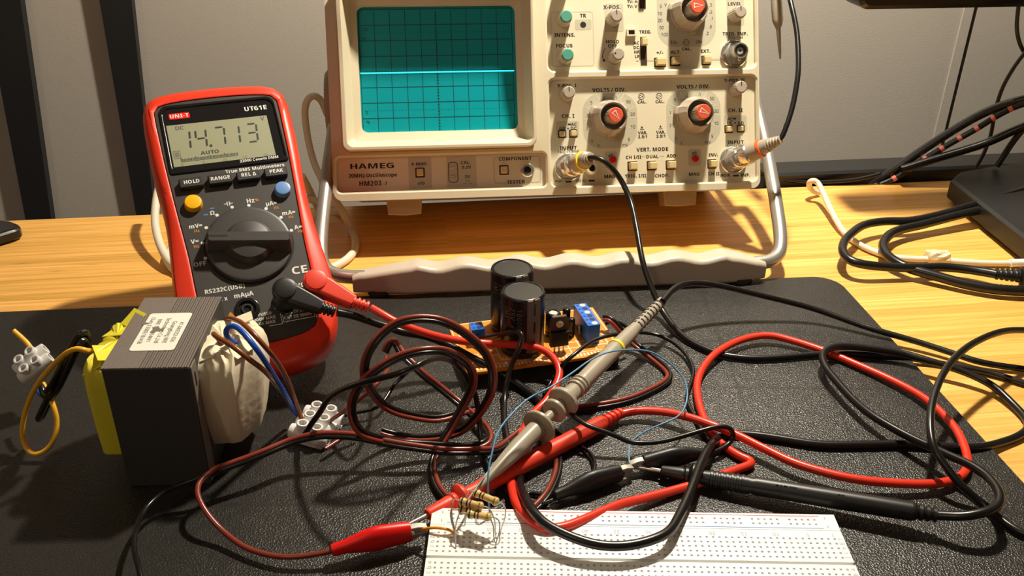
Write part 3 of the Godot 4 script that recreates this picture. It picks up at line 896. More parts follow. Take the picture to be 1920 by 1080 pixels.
func multimeter() -> void:
	var t := thing("multimeter", Vector3(-115.914, 24.743, -370.726), "red and black digital multimeter leaning on its stand, reading 14.713 volts", "multimeter", "", Basis(Vector3.UP, 0.38916) * Basis(Vector3.RIGHT, -0.90149) * Basis(Vector3.BACK, 0.00405) * Basis.from_scale(Vector3.ONE * 0.93))
	var c := Vector2(0, 92)
	var n := 120
	var ou := curve2([0, 183.2, 14, 182.9, 25, 182.0, 32.6, 180.6, 37.5, 178.0, 40.6, 173.4, 41.8, 165, 42, 150, 41.4, 130, 40.2, 112, 39.8, 95, 40.4, 80, 41.4, 65, 42.4, 48, 41.6, 32, 39.4, 19, 35.6, 10.5, 29.5, 4.6, 21, 1.2, 10.5, -0.6, 0, -1], true, n, c)
	var inn := curve2([0, 172.2, 14, 171.9, 25, 171.0, 31.5, 169.6, 34.4, 167.0, 35.2, 162.5, 34.9, 150, 34.5, 132, 33.8, 116, 32.6, 94, 31.2, 70, 31.0, 52, 30.4, 34, 29.2, 24.5, 26.6, 18.6, 20, 15.4, 10, 13.8, 0, 13.4], true, n, c)
	var rings := []
	for q in [[0.80, -44.0], [0.93, -43.0], [0.985, -38.0], [1.0, -28.0], [1.0, -12.0], [0.99, -6.0], [0.965, -2.4], [0.94, -0.6]]:
		var r := PackedVector3Array()
		for p in ou:
			var d: Vector2 = c + (p - c) * q[0]
			var zz: float = q[1]
			# the lower end is thinner, so that it can lean
			var lift := clampf((48.0 - p.y) / 48.0, 0.0, 1.0)
			if zz < -20.0: zz = lerpf(zz, maxf(zz * 0.62, -27.0), lift)
			r.append(Vector3(d.x, d.y, zz))
		rings.append(r)
	for q in [[1.7, 0.9], [0.0, 0.3], [0.0, -3.0]]:
		var r := PackedVector3Array()
		for p in (MB.inset(inn, -q[0]) if q[0] > 0.0 else inn): r.append(Vector3(p.x, p.y, q[1]))
		rings.append(r)
	part(t, "holster", MB.new().loft(rings), "holster_red", "red rubber holster", false, 50.0)
	part(t, "face_plate", MB.new().prism(MB.inset(inn, 0.25), -6, 0.0, 0.5), "meter_black", "black face")
	var m: MB
	# tilt stand: from the back down to the mat
	m = MB.new()
	m.prism(rrect(-20, -88, 20, 0, 5, 5), -1.5, 1.5, 0.5, Transform3D(Basis(Vector3.RIGHT, 1.12), Vector3(0, 158, -44)))
	part(t, "tilt_stand", m, "meter_black")
	# display window
	var wo := rr4(-32.6, 122.6, 33.4, 168.4, 5, 5, 2, 2)
	var wi := rr4(-30.6, 125.4, 31.6, 166.0, 4, 4, 1.5, 1.5)
	rings = []
	for q in [[wo, -2.0], [wo, 0.4], [MB.inset(wo, 0.6), 0.9], [MB.inset(wi, -0.5), 0.9], [wi, 0.2], [wi, -2.0], [wo, -2.0]]:
		var r := PackedVector3Array()
		for p in q[0]: r.append(Vector3(p.x, p.y + (1.0 - pow(p.x / 33.0, 2.0)) * (2.4 if p.y > 150.0 else 0.0), q[1]))
		rings.append(r)
	part(t, "window_rim", MB.new().loft(rings, false, false), "meter_gloss")
	m = MB.new()
	var wp := PackedVector2Array()
	for p in rr_dense(-31.0, 125.2, 32.0, 166.0, 3.0): wp.append(Vector2(p.x, p.y + (1.0 - pow(p.x / 33.0, 2.0)) * (2.4 if p.y > 150.0 else 0.0)))
	m.prism(wp, -1.0, 0.12)
	var win := part(t, "display_window", m, "meter_gloss")
	part(win, "lcd_panel", MB.new().prism(PackedVector2Array([Vector2(-29.6, 127.6), Vector2(26.8, 127.6), Vector2(26.8, 155.6), Vector2(-29.6, 155.6)]), 0.05, 0.2), "lcd", "olive liquid crystal panel")
	m = MB.new()
	var z := 0.23
	var xs := [-18.9, -12.2, -1.9, 8.6, 16.4]
	for i in 5: seven(m, "14713"[i], Vector2(xs[i] - (2.2 if i in [0, 3] else 0.0), 144.6), 12.4, 5.6, z)
	m.prism(circle(Vector2(-7.7, 139.0), 0.9, 10), z - 0.05, z + 0.05)
	letters(m, "DC", Vector2(-22.6, 153.2), 2.4, z, false, 0.0, 1.2, Transform3D(), 0.08)
	letters(m, "V", Vector2(24.0, 153.6), 2.6, z, false, 0.0, 1.1, Transform3D(), 0.08)
	letters(m, "AUTO", Vector2(-9.1, 134.8), 2.3, z, true, 0.0, 1.2, Transform3D(), 0.08)
	for i in 40: m.box(Vector3(-25.1 + i * 0.79, 131.6 + (0.3 if i % 10 == 0 else 0.0), z), Vector3(0.42, 1.5 + (0.8 if i % 10 == 0 else 0.0), 0.08))
	m.box(Vector3(-9.7, 130.4, z), Vector3(31.2, 0.25, 0.08))
	part(win, "lcd_segments", m, "lcd_ink")
	m = MB.new()
	var fr := rrect(-28.8, 133.0, -24.8, 138.2, 0.4, 3)
	m.ring(fr, MB.inset(fr, 0.4), [z - 0.05, z + 0.04], [z - 0.05, z + 0.04])
	m.box(Vector3(-26.8, 135.6, z), Vector3(2.2, 3.2, 0.06))
	for i in 5: letters(m, str(i * 5), Vector2(-25 + i * 11.5, 128.6), 1.2, z, false, 0.0, 1.0, Transform3D(), 0.06)
	part(win, "lcd_faint_segments", m, "lcd_faint")
	part(win, "badge", MB.new().prism(rrect(-27.2, 159.5, -15.8, 163.5, 0.8, 4), 0.05, 0.2), "clip_red", "red maker's badge")
	m = MB.new()
	letters(m, "UNI-T", Vector2(-21.5, 161.5), 2.4, 0.24, true, 0.0, 1.15, Transform3D(), 0.08)
	letters(m, "UT61E", Vector2(21.6, 161.4), 3.0, 0.18, true, 0.0, 1.1, Transform3D(), 0.1)
	letters(m, "22000 Counts DMM", Vector2(17.0, 126.35), 1.7, 0.18, true, 0.0, 1.0, Transform3D(), 0.1)
	part(win, "window_lettering", m, "print_white")
	# keys
	var keys := ["HOLD", "RANGE", "REL Δ", "PEAK"]
	var face := MB.new()
	for i in 4:
		var u := -22.4 + 15.5 * i
		m = MB.new().prism(rrect(u - 6.4, 111.6, u + 6.4, 117.8, 1.0, 4), -0.5, 3.6, 0.6)
		part(t, "key", m, "button_rubber")
		letters(face, keys[i], Vector2(u + 0.4, 115.0), 2.3, 3.62, true)
	part(t, "round_key", MB.new().lathe(Vector3(-23.3, 102.3, -0.5), Vector3(-23.3, 102.3, 4), [[0, 4.9], [3.4, 4.7], [4.2, 4.3], [4.5, 3.0]], 32), "yellow", "yellow round key")
	part(t, "round_key", MB.new().lathe(Vector3(25.8, 103.4, -0.5), Vector3(25.8, 103.4, 4), [[0, 4.7], [3.4, 4.5], [4.2, 4.1], [4.5, 3.0]], 32), "button_blue", "blue round key")
	# rotary dial
	var dc := Vector3(1.45, 72.4, 0)
	part(t, "dial_groove", MB.new().lathe(dc + Vector3(0, 0, -0.4), dc + Vector3(0, 0, 1), [[0, 24.2], [0.44, 24.0]], 64), "hole")
	var dial := part(t, "dial", MB.new().lathe(dc, dc + Vector3(0, 0, 9), [[0, 23.2], [1.6, 23.1], [2.6, 22.4], [3.0, 21.0], [3.2, 13.6], [5.0, 13.0], [7.6, 11.0], [8.6, 6.0], [8.8, 0.5]], 64), "meter_black")
	var rt := Transform3D(Basis(Vector3.BACK, -0.165), dc)
	m = MB.new()
	rings = []
	for q in [[2.6, 22.6, 6.4], [8.0, 22.0, 4.2], [10.2, 21.6, 3.0], [10.8, 21.0, 2.6]]:
		var r := PackedVector3Array()
		for p in rrect(-q[1], -q[2], q[1], q[2], 1.2, 4): r.append(rt * Vector3(p.x, p.y - (1.6 if p.y < 0.0 and absf(p.x) < q[1] - 6.0 and q[0] < 5.0 else 0.0), q[0]))
		rings.append(r)
	part(dial, "dial_ridge", m.loft(rings), "meter_black")
	part(dial, "dial_mark", MB.new().box(Vector3(-16.0, 0.3, 10.85), Vector3(9.6, 0.9, 0.1), 0.0, rt), "hole")
	# printed face
	for p in [[-22.7, 68.5], [-22.6, 77.9], [-19.1, 86.9], [-12.2, 93.7], [-3.4, 97.4], [5.7, 97.1], [14.5, 93.5], [21.5, 86.6], [25.4, 77.5]]: face.prism(circle(Vector2(p[0], p[1]), 0.95, 14), -0.02, 0.1)
	for a in [["OFF", -25.9, 65.6, 2.6], ["V=", -26.4, 79.6, 2.6], ["mV=", -24.4, 88.9, 2.5], ["Ω", -14.4, 95.6, 2.6], ["Hz", 7.2, 99.9, 2.8], ["µA=", 18.0, 96.0, 2.5], ["mA=", 26.2, 88.9, 2.6], ["A=", 29.4, 79.0, 2.6], ["True RMS Multimeters", 13.6, 120.6, 2.2], ["RS232C(USB)", -15.9, 48.4, 2.5], ["mAµA", -7.0, 43.0, 2.6], ["A x", -18.0, 43.0, 2.4], ["FUSED", 1.6, 30.2, 1.7], ["1000V MAX", 0.4, 27.6, 1.5], ["0.6A MAX", 0.8, 25.0, 1.5], ["CAT IV 600V", 18.4, 28.6, 1.7], ["CAT III 1000V", 18.4, 25.8, 1.7], ["VΩHz", 25.6, 43.4, 2.6]]:
		letters(face, a[0], Vector2(a[1], a[2]), a[3], 0.06, true)
	letters(face, "CE", Vector2(24.8, 52.6), 4.6, 0.06, true, 0.0, 1.2)
	for q in [[-5.6, 100.0], [-4.4, 100.0], [19.2, 43.4], [20.2, 43.4]]: face.box(Vector3(q[0], q[1], 0.06), Vector3(0.45, 2.6, 0.1))
	for q in [[-6.6, 100.0, 1.6, 0.4], [-3.4, 100.0, 1.6, 0.4], [18.4, 43.4, 1.2, 0.4], [21.2, 43.4, 1.2, 0.4], [6.0, 22.8, 7.0, 0.35], [9.5, 26.2, 0.35, 6.5], [18.6, 23.6, 17.0, 0.35], [10.4, 25.6, 0.35, 4.0], [27.0, 25.6, 0.35, 4.0]]: face.box(Vector3(q[0], q[1], 0.06), Vector3(q[2], q[3], 0.1))
	part(t, "face_lettering", face, "print_white")
	m = MB.new()
	for a in [["Hz", -24.2, 85.8], ["Hz", -26.0, 76.4], ["%", 10.6, 99.9], ["Hz", 20.2, 93.2], ["Hz", 27.0, 86.0], ["Hz", 30.2, 76.2]]: letters(m, a[0], Vector2(a[1], a[2]), 1.8, 0.06, true)
	m.prism(PackedVector2Array([Vector2(-18.4, 30.4), Vector2(-12.8, 30.4), Vector2(-15.6, 35.0)]), -0.02, 0.1)
	part(t, "orange_print", m, "print_orange")
	m = MB.new()
	m.box(Vector3(-18.0, 94.9, 0.06), Vector3(2.4, 0.9, 0.1))
	m.box(Vector3(-14.0, 98.4, 0.06), Vector3(2.4, 0.9, 0.1))
	part(t, "blue_print", m, "print_blue")
	# input sockets
	for p in [[-25.4, 35.5], [-6.7, 34.6], [12.7, 34.6], [29.2, 36.4]]:
		var s := part(t, "input_socket", MB.new().lathe(Vector3(p[0], p[1], 0), Vector3(p[0], p[1], 4), [[0, 6.6], [0.9, 6.5], [1.2, 6.0], [1.2, 4.6], [-2.0, 4.4]], 40), "meter_gloss")
		part(s, "socket_core", MB.new().lathe(Vector3(p[0], p[1], -2), Vector3(p[0], p[1], 4), [[0, 4.4], [0.1, 3.0], [2.8, 3.0], [3.0, 2.8], [3.0, 2.1], [0.5, 2.0]], 32), "lamp_metal")

func transformer() -> void:
	var t := thing("transformer", Vector3(-166.358, 3.05, -306.86), "mains transformer with a dark laminated core, sticker on top and taped windings", "transformer", "", Basis(Vector3.UP, 0.05859))
	part(t, "core", MB.new().box(Vector3(17.8, 30.8, -29.7), Vector3(35.0, 61.2, 58.9), 0.3), "lamination_side", "dark iron core")
	# sheets of the stack, edge on: each a thin plate from front to back
	var m := MB.new()
	var u := 0.2
	var k := 0
	while u < 35.4:
		var w := 0.62 if u > 14.8 else 0.47
		m.box(Vector3(u + w / 2, 61.25 - (0.0 if k % 2 == 0 else 0.18), -29.75), Vector3(w, 0.9, 59.5), 0.0)
		u += w + (0.42 if u > 14.8 else 0.02)
		k += 1
	tag(part(t, "lamination", m, "lamination"), "", "", "", "stuff")
	part(t, "sticker", MB.new().prism(rrect(7.4, 12.9, 26.0, 44.4, 1.6, 5), 61.7, 61.82, 0.0, Transform3D(Basis(Vector3(1, 0, 0), Vector3(0, 0, -1), Vector3(0, 1, 0)), Vector3.ZERO)), "sticker", "white printed sticker")
	m = MB.new()
	var rows := ["41-040332-026", "Guangdong NRE", "Technology Co.,Ltd", "NRE 12Z0324691", "Class 130(B) 18/45B"]
	var flat := Transform3D(Basis(Vector3(1, 0, 0), Vector3(0, 0, -1), Vector3(0, 1, 0)), Vector3.ZERO)
	for i in 5: letters(m, rows[i], Vector2(23.4 - 3.4 * i, 29.4 - (1.6 if i < 2 else 0.0)), 1.8, 61.85, false, -PI / 2, 1.0, flat, 0.06)
	part(t, "sticker_lettering", m, "print_black")
	m = MB.new()
	m.prism(PackedVector2Array([Vector2(11.6, 32.0), Vector2(14.4, 32.4), Vector2(15.4, 30.6), Vector2(17.0, 31.4), Vector2(17.2, 29.0), Vector2(14.2, 28.2), Vector2(13.4, 26.4), Vector2(11.8, 27.6), Vector2(12.4, 30.0)]), 61.82, 61.9, 0.0, flat)
	m.prism(PackedVector2Array([Vector2(6.6, 36.6), Vector2(9.0, 36.0), Vector2(9.4, 34.8), Vector2(6.6, 34.2)]), 61.82, 61.9, 0.0, flat)
	part(t, "sticker_tear", m, "lamination", "torn spot where the sticker shows dark")
	part(t, "side_bracket", MB.new().prism(rrect(1.0, 1.0, 8.0, 60.6, 0.6, 3), -0.2, 0.5, 0.2, Transform3D(Basis(Vector3(0, 0, -1), Vector3(0, 1, 0), Vector3(1, 0, 0)), Vector3(35.4, 0, 0))), "lamination")
	m = MB.new()
	m.prism(rrect(3.4, 49.5, 5.0, 56.5, 0.7, 4), 0.4, 0.6, 0.0, Transform3D(Basis(Vector3(0, 0, -1), Vector3(0, 1, 0), Vector3(1, 0, 0)), Vector3(35.4, 0, 0)))
	part(t, "bracket_slot", m, "hole")
	# windings wrapped in tape: lumpy bundles
	var no := FastNoiseLite.new()
	no.seed = 11
	no.frequency = 0.055
	for side in 2:
		var rings := []
		for e in ([[11.0, 0.66, 0.1], [12.0, 0.76, 0.2], [18, 0.86, 0.3], [28, 0.96, 0.4], [38, 1.03, 0.5], [45, 1.05, 0.7], [50, 1.02, 0.9], [53, 0.97, 1.1], [55.6, 0.86, 1.2], [57.0, 0.66, 1.3], [57.8, 0.4, 1.2], [58.0, 0.1, 0.8]] if side == 0 else [[10.0, 0.94, 0.0], [11.0, 0.98, 0.1], [20, 1.0, 0.2], [34, 1.01, 0.3], [46, 1.02, 0.4], [50, 1.0, 0.8], [53, 0.94, 1.2], [55.2, 0.82, 1.5], [56.4, 0.58, 1.5], [56.8, 0.2, 1.0]]):
			var r := PackedVector3Array()
			var q := dense([27, -8.6, 44.5, -8.6, 49, -10.5, 57, -26, 57, -43, 52, -51, 27, -51], 3) if side == 0 else rr_dense(-13.0, -50.0, 6.0, -9.0, 3.5)
			var c := Vector2(41.5, -29.8) if side == 0 else Vector2(-3.5, -29.5)
			for p in q:
				var d: Vector2 = c + (p - c) * e[1]
				var bump: float = no.get_noise_3d(p.x * 2.2, e[0] * 2.0, p.y * 2.2) * e[2] * 1.5
				var nd := (p - c).normalized()
				r.append(Vector3(d.x + nd.x * bump, e[0] + no.get_noise_3d(p.x * 3.0 + 50.0, e[0], p.y * 3.0) * e[2] * 2.4, d.y + nd.y * bump))
			rings.append(r)
		part(t, "winding", MB.new().loft(rings), "tape_white" if side == 0 else "tape_yellow", "winding wrapped in cream tape" if side == 0 else "winding wrapped in yellow tape", false, 40.0)
	# loose tape ends on top of the windings
	m = MB.new()
	for e in [[46.0, 57.6, -44.0, 12, 8, 0.3, 0.25], [50.0, 57.0, -22.0, 10, 12, -0.5, -0.3], [38.0, 57.0, -17.0, 6, 9, 0.2, 0.3]]:
		m.box(Vector3.ZERO, Vector3(e[3], 0.5, e[4]), 0.15, Transform3D(Basis(Vector3.UP, e[5]) * Basis(Vector3.BACK, e[6]), Vector3(e[0], e[1], e[2])))
	part(t, "tape_end", m, "tape_white")
	m = MB.new()
	for e in [[-3.5, 56.6, -20.0, 12, 14, 0.5, -0.3], [-4.5, 57.2, -38.0, 13, 11, -0.4, 0.3], [0.0, 60.0, -43.0, 9, 9, 0.9, 0.5], [-9.0, 53.6, -14.0, 9, 7, 0.2, 0.45]]:
		m.box(Vector3.ZERO, Vector3(e[3], 0.5, e[4]), 0.15, Transform3D(Basis(Vector3.UP, e[5]) * Basis(Vector3.BACK, e[6]), Vector3(e[0], e[1], e[2])))
	part(t, "tape_end", m, "tape_yellow")
	# flying leads
	part(t, "brown_lead", MB.new().tube(cable(P([-121.7,57.0,-329.1,-122.9,61.0,-329.2,-125.2,64.0,-331.2,-126.0,67.0,-329.3,-124.3,68.0,-325.6,-120.9,68.0,-322.2,-115.2,67.0,-318.1,-108.8,62.0,-315.8,-104.6,52.0,-321.8,-103.6,38.0,-333.0,-102.4,24.0,-343.1,-101.2,12.0,-349.2])), 1.15), "wire_brown", "brown lead", true)
	part(t, "blue_lead", MB.new().tube(cable(P([-115.5,57.0,-335.3,-117.7,60.0,-332.2,-119.1,64.0,-328.3,-120.1,68.0,-326.5,-119.4,71.0,-327.2,-116.4,72.0,-327.3,-112.1,71.0,-323.5,-106.1,66.0,-318.2,-104.1,57.0,-322.0,-102.7,42.0,-330.9,-100.7,28.0,-337.4,-99.8,16.0,-344.6,-98.3,10.0,-346.5])), 1.25), "wire_blue", "blue lead", true)
	part(t, "brown_lead", MB.new().tube(cable(P([-128.0,58.0,-357.3,-122.9,63.0,-348.4,-115.7,67.0,-337.6,-108.9,66.0,-329.2,-103.3,59.0,-327.2,-101.1,48.0,-333.3,-99.4,34.0,-339.8,-98.6,24.0,-342.7,-97.7,14.0,-345.3,-95.1,9.0,-341.3])), 1.15), "wire_brown", "brown lead", true)
	part(t, "yellow_lead", MB.new().tube(cable(P([-179.4,59.0,-329.9,-179.1,61.4,-326.1,-183.2,62.5,-326.8,-188.0,60.2,-326.1,-197.7,50.7,-329.8,-208.0,38.9,-333.0,-214.4,28.3,-333.2,-217.8,18.9,-331.5,-218.5,10.6,-329.8,-215.1,7.1,-327.0,-211.1,7.1,-326.7,-207.1,9.4,-327.7,-204.0,14.2,-330.1,-203.1,20.1,-333.4,-204.1,26.0,-335.8,-207.7,30.7,-340.8,-210.8,33.0,-344.6])), 1.15), "wire_yellow", "yellow lead hanging in a loop", true)
	part(t, "black_lead", MB.new().tube(cable(P([-184.0,54.3,-340.0,-183.6,59.0,-336.8,-183.8,62.5,-337.3,-185.0,62.5,-336.4,-191.0,53.1,-334.7,-199.0,41.3,-336.4,-206.7,29.5,-337.5,-211.7,21.2,-337.4,-213.8,17.7,-338.1,-213.0,17.7,-340.6,-208.0,26.0,-342.4,-199.1,38.9,-340.8,-190.8,51.9,-339.3]), 1.5, 2), 1.5), "lead_black", "black lead folded into a bundle", true)
	part(t, "black_lead", MB.new().tube(cable(P([-183.0,59.0,-337.7,-182.3,63.7,-337.2,-183.3,64.9,-335.1,-188.4,59.0,-335.0,-195.4,48.4,-335.1,-201.7,38.9,-334.8,-205.6,34.2,-335.7,-202.6,36.6,-335.6,-195.6,46.0,-335.3,-188.1,56.6,-335.3]), 1.5, 2), 1.5), "lead_black", "", true)
	part(t, "black_lead", MB.new().tube(cable(P([-183.1,57.8,-336.1,-182.8,62.5,-333.8,-185.2,59.0,-330.7,-193.4,46.0,-333.6,-200.5,35.4,-335.8,-206.0,29.5,-337.5,-208.2,30.7,-338.2,-209.6,33.0,-340.8,-213.0,33.0,-345.0]), 1.5, 2), 1.5), "lead_black", "", true)
	part(t, "blue_lead", MB.new().tube(cable(P([-218.4,27.0,-353.8,-217.3,26.0,-350.9,-213.9,26.0,-346.2,-210.4,27.0,-344.4]), 1.5, 1), 1.1), "wire_blue", "", true)

func dense(a: Array, k: int) -> PackedVector2Array:
	var o := PackedVector2Array()
	var n := a.size() / 2
	for i in n:
		var p := Vector2(a[i * 2], a[i * 2 + 1])
		var q := Vector2(a[(i * 2 + 2) % a.size()], a[(i * 2 + 3) % a.size()])
		for j in k * 2: o.append(p.lerp(q, j / float(k * 2)))
	return o

func screw_block(label: String, at: Vector3, b: Basis, poles: int) -> Node3D:
	# white strip connector: a ribbed tube and two screw towers for every pole
	var t := thing("terminal_block", at, label, "terminal block", "", b)
	for i in poles:
		var zc := (i - (poles - 1) / 2.0) * 7.6
		var m := MB.new()
		m.lathe(Vector3(-9.6, 4.2, zc), Vector3(9.6, 4.2, zc), [[0, 2.2], [0, 3.5], [1.4, 3.7], [5.0, 4.0], [14.2, 4.0], [17.8, 3.7], [19.2, 3.5], [19.2, 2.2], [13, 1.8]], 16)
		m.box(Vector3(0, 2.6, zc), Vector3(15.6, 5.0, 6.6), 0.6)
		var p := part(t, "pole", m, "white_plastic")
		for s in [-3.6, 3.6]:
			part(p, "screw_tower", MB.new().lathe(Vector3(s, 5, zc), Vector3(s, 12, zc), [[0, 3.1], [5.4, 2.9], [5.8, 2.6], [5.8, 1.9], [2.0, 1.8]], 20), "white_plastic")
			part(p, "screw", MB.new().lathe(Vector3(s, 5, zc), Vector3(s, 12, zc), [[2.0, 1.85], [3.4, 1.8], [3.6, 1.4]], 14), "steel")
	for i in poles - 1:
		part(t, "web", MB.new().box(Vector3(0, 3.4, (i + 1 - poles / 2.0) * 7.6), Vector3(5.0, 4.6, 3.0), 0.4), "white_plastic")
	return t

func terminal_blocks() -> void:
	screw_block("white screw terminal block on the mat, joining the transformer's brown and blue wires", Vector3(-92.0, 3.1, -346.7), Basis(Vector3.UP, -0.25) * Basis(Vector3.BACK, -0.12), 3)
	screw_block("white screw terminal block held in the air left of the transformer by its yellow wire", Vector3(-227.9, 26.0, -366.1), Basis(Vector3.UP, 0.55) * Basis(Vector3.BACK, 0.5) * Basis(Vector3.RIGHT, 0.35) * Basis.from_scale(Vector3.ONE * 0.86), 2)
	var t := thing("wire_stub", Vector3(-233.9, 34.0, -373.1), "short cut yellow wire sticking up from the white terminal block at the left edge", "wire")
	part(t, "insulation", MB.new().tube(cable(P([-229.9,33.0,-368.5,-231.9,36.0,-369.9,-235.6,39.0,-371.8,-239.4,42.0,-373.2]), 1.5, 1), 1.25), "wire_yellow", "", true)

func can(t: Node3D, called: String, u: float, w: float, r: float, h: float, stripe: float, top: String, label: String) -> Node3D:
	# electrolytic capacitor: sleeve crimped at the foot, rolled shoulder, scored vent
	var o := part(t, called, MB.new().lathe(Vector3(u, 0, w), Vector3(u, h, w), [[0.3, r - 0.4], [0.8, r], [2.6, r], [3.2, r - 0.35], [3.9, r], [h - 1.2, r], [h - 0.4, r - 0.35], [h, r - 1.0], [h, r - 1.6], [h - 0.5, r - 2.0]], 48), "capacitor_sleeve", label)
	part(o, "can_top", MB.new().lathe(Vector3(u, h - 1.0, w), Vector3(u, h + 1, w), [[0, r - 1.9], [0.55, r - 1.9], [0.6, r - 3.0]], 48), top)
	return o

func arc_patch(u: float, w: float, r: float, a0: float, a1: float, y0: float, y1: float) -> MB:
	# a curved print on a can's wall
	var rings := []
	var n := 10
	for i in n + 1:
		var a := lerpf(a0, a1, float(i) / n)
		var d := Vector3(sin(a), 0, cos(a))
		var c := Vector3(u, 0, w)
		rings.append(PackedVector3Array([c + d * (r - 0.1) + Vector3(0, y0, 0), c + d * (r + 0.05) + Vector3(0, y0, 0), c + d * (r + 0.05) + Vector3(0, y1, 0), c + d * (r - 0.1) + Vector3(0, y1, 0)]))
	return MB.new().loft(rings)

func circuit_board() -> void:
	var t := thing("circuit_board", Vector3(-22.3, 12, -385.4), "brown phenolic power supply board with two tall black capacitors, in front of the oscilloscope handle", "circuit board", "", Basis(Vector3.UP, 0.26550))
	part(t, "board", MB.new().box(Vector3(42.5, -0.8, -25), Vector3(85, 1.6, 50), 0.12), "phenolic")
	for c in [[4, -4], [81, -4], [4, -46], [81, -46]]:
		part(t, "standoff", MB.new().lathe(Vector3(c[0], -8.95, c[1]), Vector3(c[0], -1.6, c[1]), [[0, 2.8], [7.35, 2.8]], 6), "black_plastic")
	var m := MB.new()
	var up := Transform3D(Basis(Vector3(1, 0, 0), Vector3(0, 0, -1), Vector3(0, 1, 0)), Vector3.ZERO)
	# silk screen: a row of strip marks along the front edge and the outlines of the parts
	for i in 38: m.box(Vector3(6 + i * 2.0, 2.9, 0.02), Vector3(1.1, 2.6, 0.08), 0.0, up)
	for q in [[41, 5.4, 80, 0.4], [43, 49.0, 82, 0.5], [0.9, 25, 0.5, 46], [84.0, 25, 0.5, 46], [70.0, 16.0, 26, 0.6], [66.0, 10.5, 34, 0.6], [58, 12, 0.6, 12], [64, 12, 0.6, 12], [72, 8, 0.6, 5], [80, 20, 0.6, 22], [12, 24.5, 9.4, 0.6], [12, 35.6, 9.4, 0.6], [7.3, 30, 0.6, 11], [16.7, 30, 0.6, 11], [20, 20, 0.6, 22], [12, 14, 16, 0.6], [4, 40, 0.6, 10], [8, 8.6, 14, 0.6], [26, 8, 12, 0.5], [60, 40, 14, 0.6], [60, 30, 0.6, 20]]: m.box(Vector3(q[0], q[1], 0.02), Vector3(q[2], q[3], 0.08), 0.0, up)
	for q in [["AC", 12, 21], ["C1", 22, 9], ["U1", 42, 12], ["R1", 76, 13], ["D1", 8, 16], ["OUT", 78, 40]]: letters(m, q[0], Vector2(q[1], q[2]), 2.2, 0.05, true, 0.0, 1.0, up)
	part(t, "board_print", m, "silk_white")
	for c in [[22.0, -4.6], [30.0, -8.4], [13.6, -9.4], [78.0, -6.8]]: part(t, "solder_lug", MB.new().lathe(Vector3(c[0], 0, c[1]), Vector3(c[0], 1.4, c[1]), [[0, 1.4], [0.7, 1.1], [1.2, 0.4]], 14), "steel")
	# the two big capacitors
	for e in [[33.6, -16.6, 35.2, "front black capacitor"], [33.8, -39.6, 37.0, "rear black capacitor"]]:
		var o := can(t, "capacitor", e[0], e[1], 11.5, e[2], 0.0, "vent_top", e[3])
		part(o, "polarity_stripe", arc_patch(e[0], e[1], 11.5, -0.08, 0.62, 3.9, e[2] - 1.2), "capacitor_stripe")
		var marks := MB.new()
		for i in 3:
			var a := arc_patch(e[0], e[1], 11.56, 0.24, 0.32, 5.0 + i * 10.4, 11.6 + i * 10.4)
			marks.add(a.v, a.f, false)
		part(o, "minus_mark", marks, "capacitor_sleeve")
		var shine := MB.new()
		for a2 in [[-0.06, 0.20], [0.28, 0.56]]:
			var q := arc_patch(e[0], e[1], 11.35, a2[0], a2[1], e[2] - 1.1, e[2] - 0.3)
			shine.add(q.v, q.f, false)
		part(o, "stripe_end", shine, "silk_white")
		var txt := MB.new()
		for i in 3:
			
			var row: String = ["10000µF", "25V 85°C", "(M)"][i]
			var k := 0
			for ch in row:
				var bb := Basis(Vector3.UP, -0.42 - 0.33 * i)
				letters(txt, ch, Vector2.ZERO, 2.6, 0.0, false, -PI / 2, 1.0, Transform3D(bb, Vector3(e[0], e[2] - 6.0 - k * 2.5, e[1]) + bb * Vector3(0, 0, 11.53)), 0.1)
				k += 1
		part(o, "sleeve_lettering", txt, "capacitor_stripe")
	# regulator in its metal tab package
	m = MB.new().prism(PackedVector2Array([Vector2(46.4, 4.2), Vector2(56.2, 4.2), Vector2(56.2, 13.0), Vector2(46.4, 13.0)]), -10.4, -6.6, 0.5)
	var reg := part(t, "regulator", m, "epoxy")
	part(reg, "tab", MB.new().prism(PackedVector2Array([Vector2(46.2, 13.0), Vector2(56.4, 13.0), Vector2(56.4, 18.6), Vector2(55.0, 21.4), Vector2(47.6, 21.4), Vector2(46.2, 18.6)]), -10.6, -8.6, 0.25), "bracket")
	part(reg, "tab_screw", MB.new().lathe(Vector3(51.3, 17.2, -8.7), Vector3(51.3, 17.2, -6), [[0, 2.0], [0.7, 2.0], [1.2, 1.3]], 20), "can_top")
	for i in 3: part(reg, "pin", MB.new().box(Vector3(48.8 + 2.5 * i, 2.2, -8.0), Vector3(0.9, 4.6, 0.7), 0.1), "steel")
	var sc := can(t, "capacitor", 53.4, -26.0, 4.2, 14.4, 0.0, "can_top", "small capacitor with a bright top")
	can(t, "capacitor", 62.6, -22.4, 2.1, 11.4, 0.0, "can_top", "miniature black capacitor")
	can(t, "capacitor", 62.8, -31.5, 2.2, 12.4, 0.0, "can_top", "miniature black capacitor")
	part(t, "ceramic_disc", MB.new().lathe(Vector3(66.6, 4.0, -21.6), Vector3(67.9, 4.0, -21.2), [[0, 1.6], [0.3, 2.6], [1.0, 2.6], [1.3, 1.6]], 20), "phenolic_edge", "brown disc capacitor")
	for e in [[0.0, 0.0, 30.5, -46.0], [0, 0, 45.0, -47.0]]: part(t, "diode", MB.new().lathe(Vector3(e[2], 2, e[3]), Vector3(e[2] + 7, 2, e[3]), [[0, 1.2], [0.3, 1.4], [6.7, 1.4], [7, 1.2]], 16), "epoxy")
